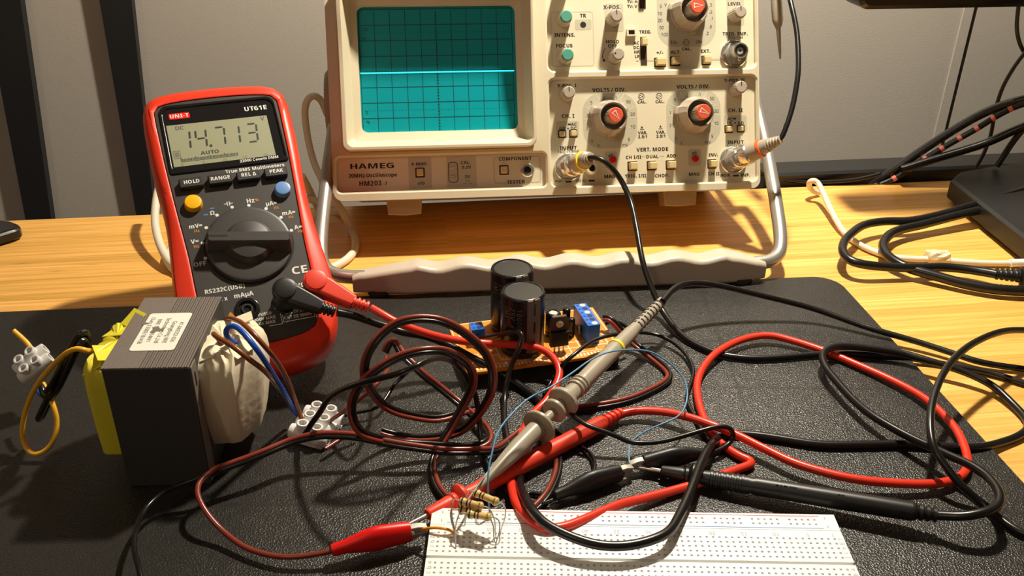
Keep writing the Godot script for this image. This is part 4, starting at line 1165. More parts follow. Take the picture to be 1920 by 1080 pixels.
	# blue screw terminals
	for e in [[8.4, 15.4, -33.6, -25.8, 9.6, 2], [68.2, 75.2, -35.4, -11.4, 12.0, 6]]:
		m = MB.new().box(Vector3((e[0] + e[1]) / 2, e[4] / 2, (e[2] + e[3]) / 2), Vector3(e[1] - e[0], e[4], e[3] - e[2]), 0.25)
		var b := part(t, "screw_terminal", m, "terminal_blue", "blue screw terminal with %d ways" % e[5])
		var n: int = e[5]
		for i in n:
			var z: float = e[2] + (e[3] - e[2]) * (i + 0.5) / n
			var big: float = (e[3] - e[2]) / n * 0.40
			part(b, "screw_well", MB.new().lathe(Vector3(e[1] - 2.6, e[4] - 0.2, z), Vector3(e[1] - 2.6, e[4] + 1, z), [[0, big], [0.24, big]], 20), "can_top" if i in [0, 2, 5] and n == 6 else "terminal_hole")
			part(b, "test_hole", MB.new().box(Vector3(e[0] + 1.4, e[4], z), Vector3(1.3, 0.1, 1.1)), "terminal_hole")
			part(b, "wire_entry", MB.new().box(Vector3(e[1], 3.4, z), Vector3(0.1, 3.6, big * 1.6)), "terminal_hole")

func breadboard() -> void:
	# origin: the far right corner of the board; x runs left along its back edge, y towards the camera
	var yaw := -0.00832
	var t := thing("breadboard", Vector3(133.228, 3.05, -285.25), "white solderless breadboard at the front edge of the photo", "breadboard", "", Basis(Vector3.UP, yaw))
	var m := MB.new()
	m.box(Vector3(-82.5, 1.6, 27.3), Vector3(165, 3.2, 54.6), 0.4)
	part(t, "base", m, "board_white")
	# strips: power rails and two terminal fields, each a block whose top carries square sockets
	for f in [[0.0, 9.2, "rail"], [9.5, 26.6, "field"], [28.0, 45.1, "field"], [45.4, 54.6, "rail"]]:
		var z0: float = f[0]
		var z1: float = f[1]
		var rows := []
		if f[2] == "rail": rows = [z0 + 3.3, z0 + 5.84]
		else:
			for k in 5: rows.append((z0 + z1) / 2 + (k - 2) * 2.54 + (1.1 if z0 < 20.0 else -1.1))
		var cols := []
		for i in 63:
			if f[2] == "rail" and (i < 2 or i > 60 or (i - 2) % 6 == 5): continue
			cols.append(-3.76 - 2.54 * i)
		var top := 8.2 - (0.0 if f[2] == "field" else 0.0)
		part(t, "rail_strip" if f[2] == "rail" else "terminal_strip", socket_block(z0, z1, rows, cols, 3.0, top), "board_white")
	# contacts at the bottom of the sockets show as grey
	m = MB.new()
	m.box(Vector3(-82.5, 6.3, 18), Vector3(160, 0.1, 15))
	part(t, "contact_row", m, "contact")
	m = MB.new()
	m.box(Vector3(-82.5, 6.3, 36.5), Vector3(160, 0.1, 15))
	m.box(Vector3(-82.5, 6.3, 4.6), Vector3(160, 0.1, 4.6))
	m.box(Vector3(-82.5, 6.3, 50.0), Vector3(160, 0.1, 4.6))
	part(t, "contact_row", m, "contact")
	var up := Transform3D(Basis(Vector3(1, 0, 0), Vector3(0, 0, -1), Vector3(0, 1, 0)), Vector3.ZERO)
	m = MB.new()
	for k in 13:
		var nn := 1 if k == 0 else k * 5
		letters(m, str(nn), Vector2(-3.76 - 2.54 * (nn - 1), -12.0), 1.3, 8.22, false, PI, 1.0, up, 0.06)
		letters(m, str(nn), Vector2(-3.76 - 2.54 * (nn - 1), -43.6), 1.3, 8.22, false, PI, 1.0, up, 0.06)
	for k in 5:
		for xx in [-1.6, -163.4]:
			letters(m, "jihgf"[4 - k], Vector2(xx, -(18.05 + (k - 2) * 2.54 + 1.1)), 1.3, 8.22, false, PI / 2, 1.0, up, 0.06)
			letters(m, "edcba"[4 - k], Vector2(xx, -(36.55 + (k - 2) * 2.54 - 1.1)), 1.3, 8.22, false, PI / 2, 1.0, up, 0.06)
	for xx in [-4.4, -160.6]:
		m.box(Vector3(xx, -2.2, 8.22), Vector3(0.35, 1.6, 0.06), 0.0, up)
		m.box(Vector3(xx, -7.2, 8.22), Vector3(0.35, 1.6, 0.06), 0.0, up)
	part(t, "board_lettering", m, "print_grey")
	m = MB.new()
	for zz in [8.2, 53.4]: m.box(Vector3(-82.5, -zz, 8.2), Vector3(152, 0.35, 0.06), 0.0, up)
	part(t, "blue_line", m, "print_blue", "thin blue printed line")
	m = MB.new()
	for zz in [1.2, 46.4]: m.box(Vector3(-82.5, -zz, 8.2), Vector3(152, 0.35, 0.06), 0.0, up)
	part(t, "red_line", m, "led_red", "thin red printed line")
	# four resistors across the board
	var labels := ["tan resistor farthest back of the four above the breadboard", "tan resistor second from the back of the four, nearest the probe's metal tip", "tan resistor half hidden behind the front one, above the breadboard", "tan resistor nearest the camera of the four above the breadboard"]
	var i := 0
	for e in [[Vector3(-14.2, 25.0, -280.7), Vector3(-4.5, 25.0, -274.9), Vector3(-17.9, 11.2, -276.7), Vector3(-3.6, 11.2, -272.4)], [Vector3(-19.8, 24.0, -276.7), Vector3(-10.4, 24.0, -273.5), Vector3(-21.0, 11.2, -268.6), Vector3(-5.3, 11.2, -270.0)], [Vector3(-20.2, 20.5, -275.4), Vector3(-11.2, 20.5, -273.7), Vector3(-20.3, 11.2, -267.4), Vector3(-5.8, 11.2, -267.6)], [Vector3(-16.8, 21.5, -272.2), Vector3(-7.2, 21.5, -270.2), Vector3(-20.9, 11.2, -263.4), Vector3(-5.4, 11.2, -264.8)]]:
		var a: Vector3 = e[0]
		var b: Vector3 = e[1]
		var o := thing("resistor", (a + b) / 2, labels[i], "resistor", "resistors above the breadboard")
		var l := a.distance_to(b)
		part(o, "body", MB.new().lathe(a, b, [[0, 0.7], [0.2, 1.3], [0.8, 1.72], [1.8, 1.72], [2.4, 1.4], [l - 2.4, 1.4], [l - 1.8, 1.72], [l - 0.8, 1.72], [l - 0.2, 1.3], [l, 0.7]], 24), "resistor_tan", "", true)
		for q in [[1.3, "band_black", 1.78], [3.4, "band_black", 1.46], [4.7, "band_brown", 1.46], [l - 1.3, "band_gold", 1.78]]:
			part(o, "colour_band", MB.new().lathe(a, b, [[q[0] - 0.35, q[2] - 0.1], [q[0] - 0.3, q[2]], [q[0] + 0.3, q[2]], [q[0] + 0.35, q[2] - 0.1]], 24), q[1], "", true)
		for s in [[a, e[2], (a - b).normalized()], [b, e[3], (b - a).normalized()]]:
			var p0: Vector3 = s[0]
			var p1: Vector3 = s[1]
			var d: Vector3 = s[2]
			var path := PackedVector3Array([p0 - d * 0.5, p0 + d * 1.8 + Vector3(0, 0.3, 0), p0 + d * 3.4 + Vector3(0, -1.6, 0), p0.lerp(p1, 0.45) + d * 2.6, p0.lerp(p1, 0.75) + d * 1.0, p1, p1 + Vector3(0, -1.6, 0)])
			part(o, "lead", MB.new().tube(cable(path, 0.8, 3), 0.28, 8), "tinned_wire", "", true)
		i += 1

func socket_block(z0: float, z1: float, rows: Array, cols: Array, y0: float, y1: float) -> MB:
	# a block 165 mm long with square sockets sunk in its top
	var m := MB.new()
	var vs := PackedVector3Array()
	var fs := PackedInt32Array()
	var hw := 0.47
	var xs := [0.0]
	var ins := {}
	for c in cols:
		xs.append(c + hw)
		xs.append(c - hw)
		ins[xs.size() - 2] = true
	xs.append(-165.0)
	var zs := [z0]
	var inz := {}
	for r in rows:
		zs.append(r - hw)
		zs.append(r + hw)
		inz[zs.size() - 2] = true
	zs.append(z1)
	for i in xs.size() - 1:
		for j in zs.size() - 1:
			var a := Vector3(xs[i], y1, zs[j])
			var b := Vector3(xs[i + 1], y1, zs[j])
			var c := Vector3(xs[i + 1], y1, zs[j + 1])
			var d := Vector3(xs[i], y1, zs[j + 1])
			var hole := ins.has(i) and inz.has(j)
			if hole:
				var s := Vector3(0, -1.7, 0)
				var q := [a, b, c, d]
				for k in 4:
					var p: Vector3 = q[k]
					var o: Vector3 = q[(k + 1) % 4]
					var n := vs.size()
					vs.append_array(PackedVector3Array([p, o, o + s, p + s]))
					fs.append_array([n, n + 1, n + 2, n, n + 2, n + 3])
			else:
				var n := vs.size()
				vs.append_array(PackedVector3Array([a, b, c, d]))
				fs.append_array([n, n + 1, n + 2, n, n + 2, n + 3])
	# walls
	var e := [Vector3(0, 0, z0), Vector3(-165, 0, z0), Vector3(-165, 0, z1), Vector3(0, 0, z1)]
	for k in 4:
		var n := vs.size()
		var p: Vector3 = e[k]
		var o: Vector3 = e[(k + 1) % 4]
		vs.append_array(PackedVector3Array([p + Vector3(0, y0, 0), o + Vector3(0, y0, 0), o + Vector3(0, y1, 0), p + Vector3(0, y1, 0)]))
		fs.append_array([n, n + 1, n + 2, n, n + 2, n + 3])
	m.add(vs, fs, false)
	return m

func ribs(from: float, to: float, r0: float, r1: float, step: float, deep: float) -> Array:
	# profile of a ribbed strain relief
	var o := []
	var s := from
	while s < to - 0.01:
		var k := (s - from) / (to - from)
		var r := lerpf(r0, r1, k)
		o.append([s, r - deep])
		o.append([s + step * 0.12, r])
		o.append([s + step * 0.58, r])
		o.append([s + step * 0.7, r - deep])
		s += step
	return o

func banana(t: Node3D, jack: Vector3, top: Vector3, elbow: Vector3, relief: Vector3, end: Vector3, m: String) -> void:
	# right-angled shrouded plug: post in the socket, flat arm, ribbed relief
	var l := jack.distance_to(top)
	var p := part(t, "plug", MB.new().lathe(jack, top, [[0.4, 5.0], [6, 5.4], [l - 7, 5.8], [l - 3, 6.3], [l - 0.8, 6.1], [l, 4.8]], 32), m, "right-angled plug", true)
	part(p, "plug_cap", MB.new().lathe(top, top + (top - jack), [[-0.4, 5.2], [0.5, 5.0], [0.9, 3.6]], 32), m, "", true)
	var rings := []
	var d := (relief - elbow).normalized()
	var up := (top - jack).normalized()
	var sd := d.cross(up).normalized()
	for e in [[0.0, 5.2, 4.2], [0.25, 5.0, 4.2], [0.6, 4.4, 3.8], [1.0, 3.4, 3.2]]:
		var c := elbow.lerp(relief, e[0])
		var r := PackedVector3Array()
		for q in rrect(-e[1], -e[2], e[1], e[2], 1.8, 4): r.append(c + sd * q.x + up.lerp(d.cross(sd) * -1.0, 0.5).normalized() * q.y)
		rings.append(r)
	part(p, "plug_arm", MB.new().loft(rings), m, "", true)
	var rl := relief.distance_to(end)
	part(p, "strain_relief", MB.new().lathe(relief - d * 0.5, end, ribs(0.0, rl, 3.3, 2.9, rl / 4.0, 0.9), 20), m, "", true)

func leads() -> void:
	# red test lead: plug in the meter, cable, probe resting in the red clip
	var path := cable(P([-70.1,45.3,-393.3,-63.4,43.0,-390.2,-56.7,40.0,-388.1,-42.5,33.0,-389.8,-29.5,27.0,-393.8,-16.1,23.0,-397.4,0.3,22.0,-397.8,11.4,20.0,-399.2,19.7,17.0,-397.4,24.5,13.0,-391.1,24.3,11.0,-384.3,22.0,9.0,-378.1,17.0,6.0,-369.4,11.1,5.2,-361.5,5.8,5.2,-345.7,2.3,5.2,-326.6,0.7,6.0,-310.9,1.6,9.0,-297.1,3.6,12.0,-287.2,7.5,13.5,-278.6,13.4,13.0,-273.8,21.6,12.5,-275.0,31.4,11.5,-281.2,45.7,9.0,-292.5,55.5,7.0,-298.2,75.3,5.5,-307.5,90.5,6.0,-314.2,102.6,5.5,-320.8,108.9,5.2,-324.3,109.8,5.2,-326.9,105.7,5.2,-329.5,101.8,5.2,-334.1,98.0,5.2,-340.0,95.7,5.2,-347.3,94.0,5.2,-356.5,93.6,5.5,-371.5,95.5,6.0,-387.3,100.8,7.0,-400.8,111.1,8.0,-415.1,126.8,8.0,-428.1,142.7,8.0,-433.0,156.6,7.0,-428.7,170.5,6.0,-420.6,183.0,5.5,-409.4,198.8,6.0,-390.7,208.0,7.0,-372.9,212.0,7.0,-351.1,209.6,6.5,-332.4,205.0,6.0,-321.6,198.2,6.0,-315.3,187.8,7.0,-310.7,172.9,8.0,-308.9,150.0,9.0,-310.6,129.2,9.0,-319.6,117.4,9.0,-329.6,105.1,9.5,-340.6,96.2,10.0,-346.3,87.1,10.0,-352.0,75.4,9.0,-358.3,62.9,8.0,-360.8,53.1,7.5,-358.6]))
	var t := thing("test_lead", Vector3(-70.1, 45.3, -393.3), "red test lead from the meter's right socket, looping over the mat to the red probe", "test lead", "")
	banana(t, Vector3(-101.0, 45.8, -405.6), Vector3(-96.5, 60.2, -394.7), Vector3(-96.8, 56.3, -397.4), Vector3(-78.9, 48.2, -393.6), Vector3(-70.1, 45.3, -393.3), "probe_red")
	part(t, "cable", MB.new().tube(path, 2.0, 12), "lead_red", "", true)
	var a: Vector3 = Vector3(53.7, 7.5, -359.5)
	var b: Vector3 = Vector3(-34.0, 9.5, -284.2)
	var h := part(t, "probe_handle", MB.new().lathe(a, b, ribs(0.0, 12.0, 2.7, 3.4, 3.0, 0.7) + [[12.4, 3.3], [14.5, 3.9], [22, 4.0], [60, 3.8], [84, 3.6], [90, 3.0], [96.5, 2.9]], 32), "probe_red", "", true)
	part(h, "finger_guard", MB.new().lathe(a, b, [[96, 3.0], [96.6, 5.4], [97.4, 6.0], [98.6, 6.0], [99.4, 5.2], [101, 3.0]], 36), "probe_red", "", true)
	part(h, "nose", MB.new().lathe(a, b, [[99.5, 2.6], [101.0, 3.6], [102.4, 3.6], [103.0, 3.0], [104, 3.4], [114.6, 2.7], [115.4, 2.2], [114.8, 1.2], [113, 1.1]], 32), "probe_red", "", true)
	part(h, "probe_tip", MB.new().lathe(a, b, [[112, 1.0], [126.5, 1.0], [128.5, 0.3]], 16), "chrome", "bright metal tip", true)
	# black test lead
	path = cable(P([-86.0,45.8,-387.5,-79.2,43.0,-389.8,-72.1,38.0,-393.3,-61.0,33.0,-394.6,-55.1,31.0,-393.9,-43.5,26.0,-398.2,-32.3,22.0,-396.6,-22.1,17.0,-394.5,-11.9,12.0,-392.4,-2.3,7.0,-390.7,11.1,5.0,-377.1,15.9,5.0,-366.3,15.6,5.0,-353.2,10.7,5.0,-334.7,6.2,5.0,-322.4,4.2,6.0,-311.0,5.0,10.0,-299.4,6.9,16.0,-286.6,10.3,20.0,-273.7,15.5,20.0,-267.2,25.6,19.0,-261.7,35.9,18.0,-259.2,48.1,18.0,-260.0,61.2,18.0,-266.2,68.0,16.0,-278.1,73.9,15.0,-290.7,78.9,14.0,-302.7,82.2,13.0,-311.4,87.0,12.0,-322.2,91.4,10.0,-331.3,97.3,6.0,-341.8,105.7,5.0,-346.9,117.9,5.0,-345.9,130.7,5.0,-342.8,145.3,5.0,-339.5,165.3,5.0,-339.8,185.5,5.0,-340.6,204.8,5.0,-338.9,220.7,4.0,-340.5,233.8,2.5,-346.3,244.5,2.2,-351.8,252.0,2.2,-358.2,254.6,2.2,-366.5,252.9,3.0,-379.4,248.4,5.0,-390.7,237.5,7.0,-399.9,222.4,8.5,-407.6,210.1,9.0,-414.5,196.5,9.5,-417.7,185.2,10.0,-418.9,174.4,11.0,-417.0,167.9,11.0,-412.6,164.5,11.0,-406.2,163.7,10.5,-396.7,165.5,10.0,-386.1,169.2,9.5,-369.6,174.3,10.0,-354.9,184.4,11.0,-338.4,191.0,12.5,-328.7,195.0,14.0,-321.2,200.4,16.0,-311.9,203.5,17.0,-302.6,203.0,18.0,-293.3,200.6,18.0,-286.8,196.8,17.5,-283.1,191.5,17.0,-281.1,183.5,15.0,-281.0,174.7,12.0,-284.8]))
	t = thing("test_lead", Vector3(-86.0, 45.8, -387.5), "black test lead from the meter's middle socket to the black probe behind the breadboard", "test lead", "")
	banana(t, Vector3(-114.7, 44.7, -398.5), Vector3(-110.1, 59.0, -387.5), Vector3(-110.3, 55.0, -390.0), Vector3(-93.5, 48.3, -387.8), Vector3(-86.0, 45.8, -387.5), "plug_black")
	part(t, "cable", MB.new().tube(path, 2.0, 12), "lead_black", "", true)
	a = Vector3(175.4, 12.0, -284.8)
	b = Vector3(63.1, 7.0, -318.0)
	h = part(t, "probe_handle", MB.new().lathe(a, b, ribs(0.0, 8.0, 3.0, 3.6, 2.7, 0.6) + [[8.2, 3.6], [10, 4.1], [40, 4.2], [72, 4.0], [74, 3.6], [76, 4.0], [79, 3.8], [94, 3.4], [97, 3.2]], 32), "plug_black", "", true)
	part(h, "grip_ribs", MB.new().lathe(a, b, ribs(77.0, 92.0, 4.15, 3.9, 2.2, 0.5), 28), "plug_black", "", true)
	part(h, "finger_guard", MB.new().lathe(a, b, [[97, 3.2], [97.5, 5.2], [98.2, 5.8], [99.2, 5.8], [100, 5.0], [101, 3.0]], 36), "plug_black", "", true)
	part(h, "nose", MB.new().lathe(a, b, [[100, 2.6], [101, 3.4], [102.2, 3.4], [102.8, 2.8], [104, 3.2], [112.6, 2.5], [113.2, 2.0], [112.6, 1.1]], 28), "plug_black", "", true)
	part(h, "probe_tip", MB.new().lathe(a, b, [[111, 1.0], [122, 1.0], [125, 0.3]], 16), "chrome", "bright metal tip", true)
	var emb := MB.new()
	var d := (b - a).normalized()
	var fx := Transform3D(Basis(-d, (Vector3.UP * 0.75 + d.cross(Vector3.UP) * -0.66).normalized(), Vector3.ZERO), Vector3.ZERO)
	var n0 := (Vector3.UP - d * d.dot(Vector3.UP)).normalized()
	n0 = (n0 * 0.82 + n0.cross(d) * 0.57).normalized()
	if n0.z < 0.0: n0 = (n0 - 2.0 * n0.dot((Vector3.UP.cross(d)).normalized()) * (Vector3.UP.cross(d)).normalized())
	for e in [["⚠ CAT III", 60.0], ["CE", 38.0]]:
		fx = Transform3D(Basis(-d, n0.cross(-d), n0), a + d * e[1] + n0 * 4.16)
		letters(emb, String(e[0]).replace("⚠ ", ""), Vector2.ZERO, 2.0, 0.0, true, 0.0, 1.0, fx, 0.2)
	part(h, "embossed_lettering", emb, "plug_black", "", true)
	# pair of wires to the clips: red goes to the red clip, black leaves the picture at the front
	var twin := cable(P([50.2,19.0,-430.9,52.7,20.0,-430.4,55.5,19.0,-427.6,59.8,14.0,-426.4,67.3,8.0,-422.4,73.9,6.0,-415.4,79.5,5.0,-407.5,82.5,5.0,-400.9,83.1,5.0,-395.4,80.1,5.0,-390.4,74.4,5.0,-384.9,63.4,5.0,-376.7,53.8,5.0,-371.9,42.9,5.0,-368.6,31.7,5.0,-366.1,21.6,5.0,-362.8,11.0,5.0,-354.4,0.8,5.0,-341.7,-5.3,6.0,-332.4,-11.8,9.0,-327.3,-22.2,11.0,-324.2,-29.3,12.0,-322.9,-36.4,13.0,-323.0,-49.7,15.0,-323.2,-56.9,16.0,-324.1,-63.8,17.0,-325.0,-70.3,18.0,-325.5,-75.4,18.5,-325.2,-82.4,19.0,-324.8,-88.6,19.0,-323.5,-97.4,18.0,-320.8,-105.0,18.0,-314.3,-115.5,17.0,-308.1,-122.0,17.0,-304.1,-125.7,17.0,-301.3]))
	t = thing("clip_lead", Vector3(-94.3, 3.0, -344.3), "brown red and black wire pair ending in the bright red alligator clip", "clip lead")
	var red := beside(twin, 0.95, 1.0)
	red.append_array(cable(P([-125.8,17.0,-301.6,-128.9,17.0,-297.8,-129.7,17.0,-292.4,-127.7,16.0,-286.3,-122.5,13.0,-279.9,-116.2,9.0,-275.4,-106.2,7.0,-268.4,-96.9,7.0,-264.2,-88.1,7.5,-261.9,-77.3,8.5,-262.1,-68.6,9.5,-263.8])))
	part(t, "red_wire", MB.new().tube(relax(red, 4), 1.15), "wire_brown_red", "brown red wire", true)
	var blk := beside(twin, 0.95, -1.0)
	blk.append_array(cable(P([-122.3,16.0,-304.6,-125.8,16.0,-301.1,-129.9,16.0,-298.3,-138.7,14.0,-296.1,-144.7,13.0,-292.1,-148.1,12.5,-285.8,-148.6,13.0,-278.0,-146.5,15.0,-267.9,-143.7,15.0,-258.2,-138.9,15.0,-249.7,-135.7,15.0,-243.7,-132.4,14.0,-237.5])))
	part(t, "black_wire", MB.new().tube(relax(blk, 4), 1.1), "wire_black", "black wire", true)
	var ca: Vector3 = Vector3(-69.4, 9.5, -263.8)
	var cb: Vector3 = Vector3(-39.5, 10.5, -273.8)
	clip(t, ca, cb, "clip_red", 1.0)
	# coiled pairs between the terminal block and the board
	t = thing("twin_cable", Vector3(-25.2, 3.0, -348.4), "upper, larger loop of springy brown and black twin cable before the circuit board", "cable")
	var p := cable(P([-17.0,8.0,-361.5,-22.5,9.0,-357.4,-26.8,10.0,-352.9,-34.8,11.0,-348.0,-43.0,14.0,-345.4,-52.4,19.0,-342.2,-57.9,26.0,-338.1,-61.1,36.0,-332.6,-62.6,45.0,-327.7,-63.1,51.0,-326.1,-62.5,57.0,-327.4,-60.1,62.0,-329.3,-56.8,66.0,-331.6,-52.4,69.0,-334.6,-46.9,71.0,-336.8,-40.2,71.0,-339.2,-34.6,70.0,-340.6,-28.9,68.0,-341.4,-22.7,64.0,-341.9,-16.7,59.0,-341.7,-11.5,53.0,-341.2,-8.7,46.0,-339.9,-7.9,39.0,-338.8,-9.4,31.0,-339.1,-12.3,24.0,-340.1,-16.6,16.0,-341.5,-20.9,11.0,-341.2,-24.7,8.0,-341.8,-29.7,6.5,-341.3,-36.6,6.0,-340.2,-44.0,6.0,-339.7,-54.1,7.0,-340.6,-60.2,9.0,-340.7]))
	part(t, "red_wire", MB.new().tube(beside(p, 0.95, -1.0), 1.15), "wire_brown_red", "", true)
	part(t, "black_wire", MB.new().tube(beside(p, 0.95, 1.0), 1.15), "wire_black", "", true)
	t = thing("twin_cable", Vector3(-39.0, 3.0, -338.4), "lower loop of brown and black twin cable that runs on under the red probe", "cable")
	p = cable(P([-63.4,24.0,-386.2,-61.8,28.0,-387.3,-59.1,30.0,-388.2,-56.4,29.0,-383.3,-53.0,27.0,-377.7,-48.8,25.0,-374.6,-43.1,21.0,-370.8,-36.3,16.0,-369.1,-28.4,11.0,-365.5,-23.8,9.0,-362.2,-18.6,8.0,-356.2,-13.2,8.0,-348.7,-10.0,8.5,-341.0,-10.0,9.0,-334.8,-13.1,9.0,-331.6,-18.9,9.0,-329.9,-26.2,9.0,-329.8,-37.0,10.0,-329.5,-47.5,12.0,-327.9,-56.1,16.0,-325.3,-61.8,20.0,-322.3,-65.7,24.0,-320.4,-68.2,29.0,-320.3,-68.9,35.0,-320.6,-68.0,41.0,-320.5,-65.9,46.0,-321.3,-62.5,50.0,-323.1,-57.6,54.0,-324.2,-50.8,58.0,-326.1,-43.0,60.0,-328.6,-36.4,60.0,-330.9,-29.8,58.0,-334.2,-24.3,54.0,-336.7,-19.7,49.0,-338.5,-17.3,43.0,-340.0,-17.1,37.0,-341.2,-18.4,31.0,-341.8,-21.0,25.0,-342.3,-24.6,19.0,-339.0,-28.2,13.0,-336.4,-31.7,9.0,-332.0,-33.9,6.0,-328.0,-34.8,5.2,-320.4,-33.1,5.2,-311.7,-30.5,5.2,-305.0,-27.4,5.2,-300.3,-21.6,5.2,-294.4,-12.4,5.2,-290.6,-1.2,5.2,-289.8,7.7,5.2,-290.9,12.3,5.2,-296.2,16.6,5.5,-303.1,20.3,5.2,-314.0,21.8,5.2,-322.4,21.9,5.2,-330.8]))
	part(t, "red_wire", MB.new().tube(beside(p, 0.95, -1.0), 1.15), "wire_brown_red", "", true)
	part(t, "black_wire", MB.new().tube(beside(p, 0.95, 1.0), 1.15), "wire_black", "", true)
	for e in [[P([-95.8,9.0,-334.8,-93.6,13.0,-333.6,-89.8,20.0,-331.2,-84.8,28.0,-329.2,-80.0,37.0,-326.3,-73.4,45.0,-321.4,-64.9,53.0,-314.6,-55.3,60.0,-308.4,-46.8,64.0,-306.1,-42.0,66.0,-306.2,-37.4,67.0,-308.7,-34.7,66.0,-313.5,-31.3,62.0,-321.9,-27.2,55.0,-331.6,-24.2,48.0,-338.2,-21.0,40.0,-343.1,-18.3,32.0,-345.1,-16.2,26.0,-346.1,-15.3,20.0,-345.2,-14.5,15.0,-342.9,-13.9,11.0,-340.1,-13.3,7.0,-335.7,-12.1,5.0,-330.4,-10.5,5.0,-323.6,-6.1,5.0,-312.0,0.5,5.0,-301.7]), 1.35, "wire_black", "thick black wire arching from the white terminal block over the coiled cables"], [P([-86.7,9.0,-345.6,-84.8,11.0,-345.8,-80.3,15.0,-345.1,-75.3,20.0,-343.7,-69.8,26.0,-341.3,-64.9,31.0,-340.5,-61.6,34.0,-342.2,-59.6,33.0,-348.9,-59.3,28.0,-365.5,-62.1,25.0,-380.6]), 1.0, "wire_brown_red", "brown red wire rising from the back of the white terminal block"], [P([-87.6,8.0,-349.8,-84.6,8.0,-351.6,-78.8,8.0,-355.1,-71.5,8.0,-357.8,-66.6,8.0,-359.7,-62.8,9.0,-362.8,-60.7,10.0,-368.6,-57.5,12.0,-376.4,-53.2,14.0,-381.6,-50.4,15.0,-385.5]), 1.0, "wire_black", "black wire lying flat from the white terminal block towards the coil"], [P([-84.1,8.0,-328.5,-81.8,8.0,-331.6,-78.1,8.0,-336.1,-74.8,8.5,-338.7,-72.7,10.0,-340.4,-70.3,11.0,-342.8]), 1.0, "wire_brown_red", "short brown red wire at the front pole of the white terminal block"], [P([-18.7,17.0,-413.1,-15.2,18.0,-410.4,-10.9,22.0,-405.5,-5.2,27.0,-399.5,0.2,31.0,-395.1,3.5,32.0,-394.0,5.4,32.0,-392.0,5.1,30.0,-390.1,3.6,26.0,-386.9,0.9,20.0,-384.8,-1.4,14.0,-381.2,-2.7,9.0,-377.2,-3.1,6.0,-370.4,-2.9,5.0,-359.3,-2.1,5.0,-348.3,-1.0,5.0,-339.7,-0.1,5.0,-326.8,-1.2,5.0,-312.1]), 1.35, "wire_black", "printed black wire from the small blue terminal, hanging down before the capacitors"], [P([51.9,17.0,-429.2,56.1,16.0,-432.7,61.1,14.0,-433.9,68.0,11.0,-430.4,73.5,9.0,-432.7,80.7,8.0,-432.8,88.7,7.0,-426.7,93.8,6.0,-417.4,96.0,5.5,-407.6,95.9,5.0,-400.1,93.6,5.0,-391.6,90.6,5.0,-383.8,88.4,5.0,-375.3,88.7,5.0,-367.6,90.1,5.0,-358.8,91.2,4.8,-350.6,93.5,4.8,-342.0]), 1.05, "wire_black", "black wire looping right from the six way blue terminal under the grey probe"], [P([16.7,5.0,-377.7,19.7,5.0,-386.3,22.5,8.0,-391.7,26.5,16.0,-389.5,31.8,19.0,-393.0,37.9,20.0,-400.3,44.5,20.0,-407.3,51.0,20.0,-410.7,57.3,18.0,-415.8,63.7,14.0,-419.7]), 1.05, "wire_black", "black wire crossing over the board's front edge behind the grey probe"], [P([-7.2,9.0,-279.3,-7.9,13.0,-281.1,-8.3,16.0,-282.5,-8.8,23.0,-283.7,-8.9,28.0,-287.3,-8.3,31.0,-292.0,-7.0,34.0,-297.6,-6.0,36.0,-302.8,-2.7,38.0,-309.7,1.0,39.0,-315.2,6.1,40.0,-322.5,11.4,41.0,-326.8,16.6,42.0,-329.5,26.7,43.0,-339.5,37.1,43.0,-352.1,45.7,42.0,-359.8,53.4,40.0,-365.0,62.0,37.0,-370.0,68.5,34.0,-372.5,74.6,30.0,-372.7,79.7,26.0,-371.8,83.4,23.0,-368.4,84.7,21.0,-364.1,84.7,19.0,-359.8,83.4,17.5,-354.4,81.2,16.5,-349.3,77.8,16.0,-344.9,71.4,15.0,-341.6,63.8,13.0,-338.9,57.7,11.0,-335.8,55.3,10.0,-333.4,54.0,9.0,-329.6,53.5,8.0,-324.0,53.5,7.0,-319.3]), 0.42, "wire_thin_blue", "thin light blue wire arching from the breadboard over the grey probe"], [P([-35.5,11.0,-274.2,-33.0,12.5,-273.3,-30.4,13.5,-272.8,-27.3,14.0,-272.1,-23.9,13.5,-271.7,-21.9,12.0,-272.2,-20.7,9.0,-272.7]), 0.6, "wire_orange", "short orange wire from the red clip into the breadboard"]]:
		var o := MB.new().tube(cable(e[0]), e[1], 10)
		t = thing("wire", e[0][0], e[3], "wire")
		part(t, "insulation", o, e[2], "", true)
	# black alligator clip on the mat holding the blue wire
	t = thing("clip_lead", Vector3(19.2, 7.5, -299.4), "black alligator clip lead lying open left of the black probe's tip", "clip lead")
	part(t, "black_wire", MB.new().tube(cable(P([19.9,6.0,-299.5,15.1,5.5,-296.6,10.1,5.0,-297.1,6.7,4.5,-301.7,7.9,4.5,-304.8,12.5,4.5,-303.8,20.1,5.0,-303.0,27.5,6.0,-305.4,33.5,7.0,-309.2,37.3,7.0,-316.1,38.1,6.0,-326.2,35.9,5.0,-332.8,32.6,4.5,-337.3,27.9,4.0,-342.7,23.6,4.0,-347.5,20.2,4.0,-351.7])), 0.95), "wire_black", "", true)
	clip(t, Vector3(19.2, 7.5, -299.4), Vector3(48.4, 8.0, -314.3), "plug_black", 0.95)

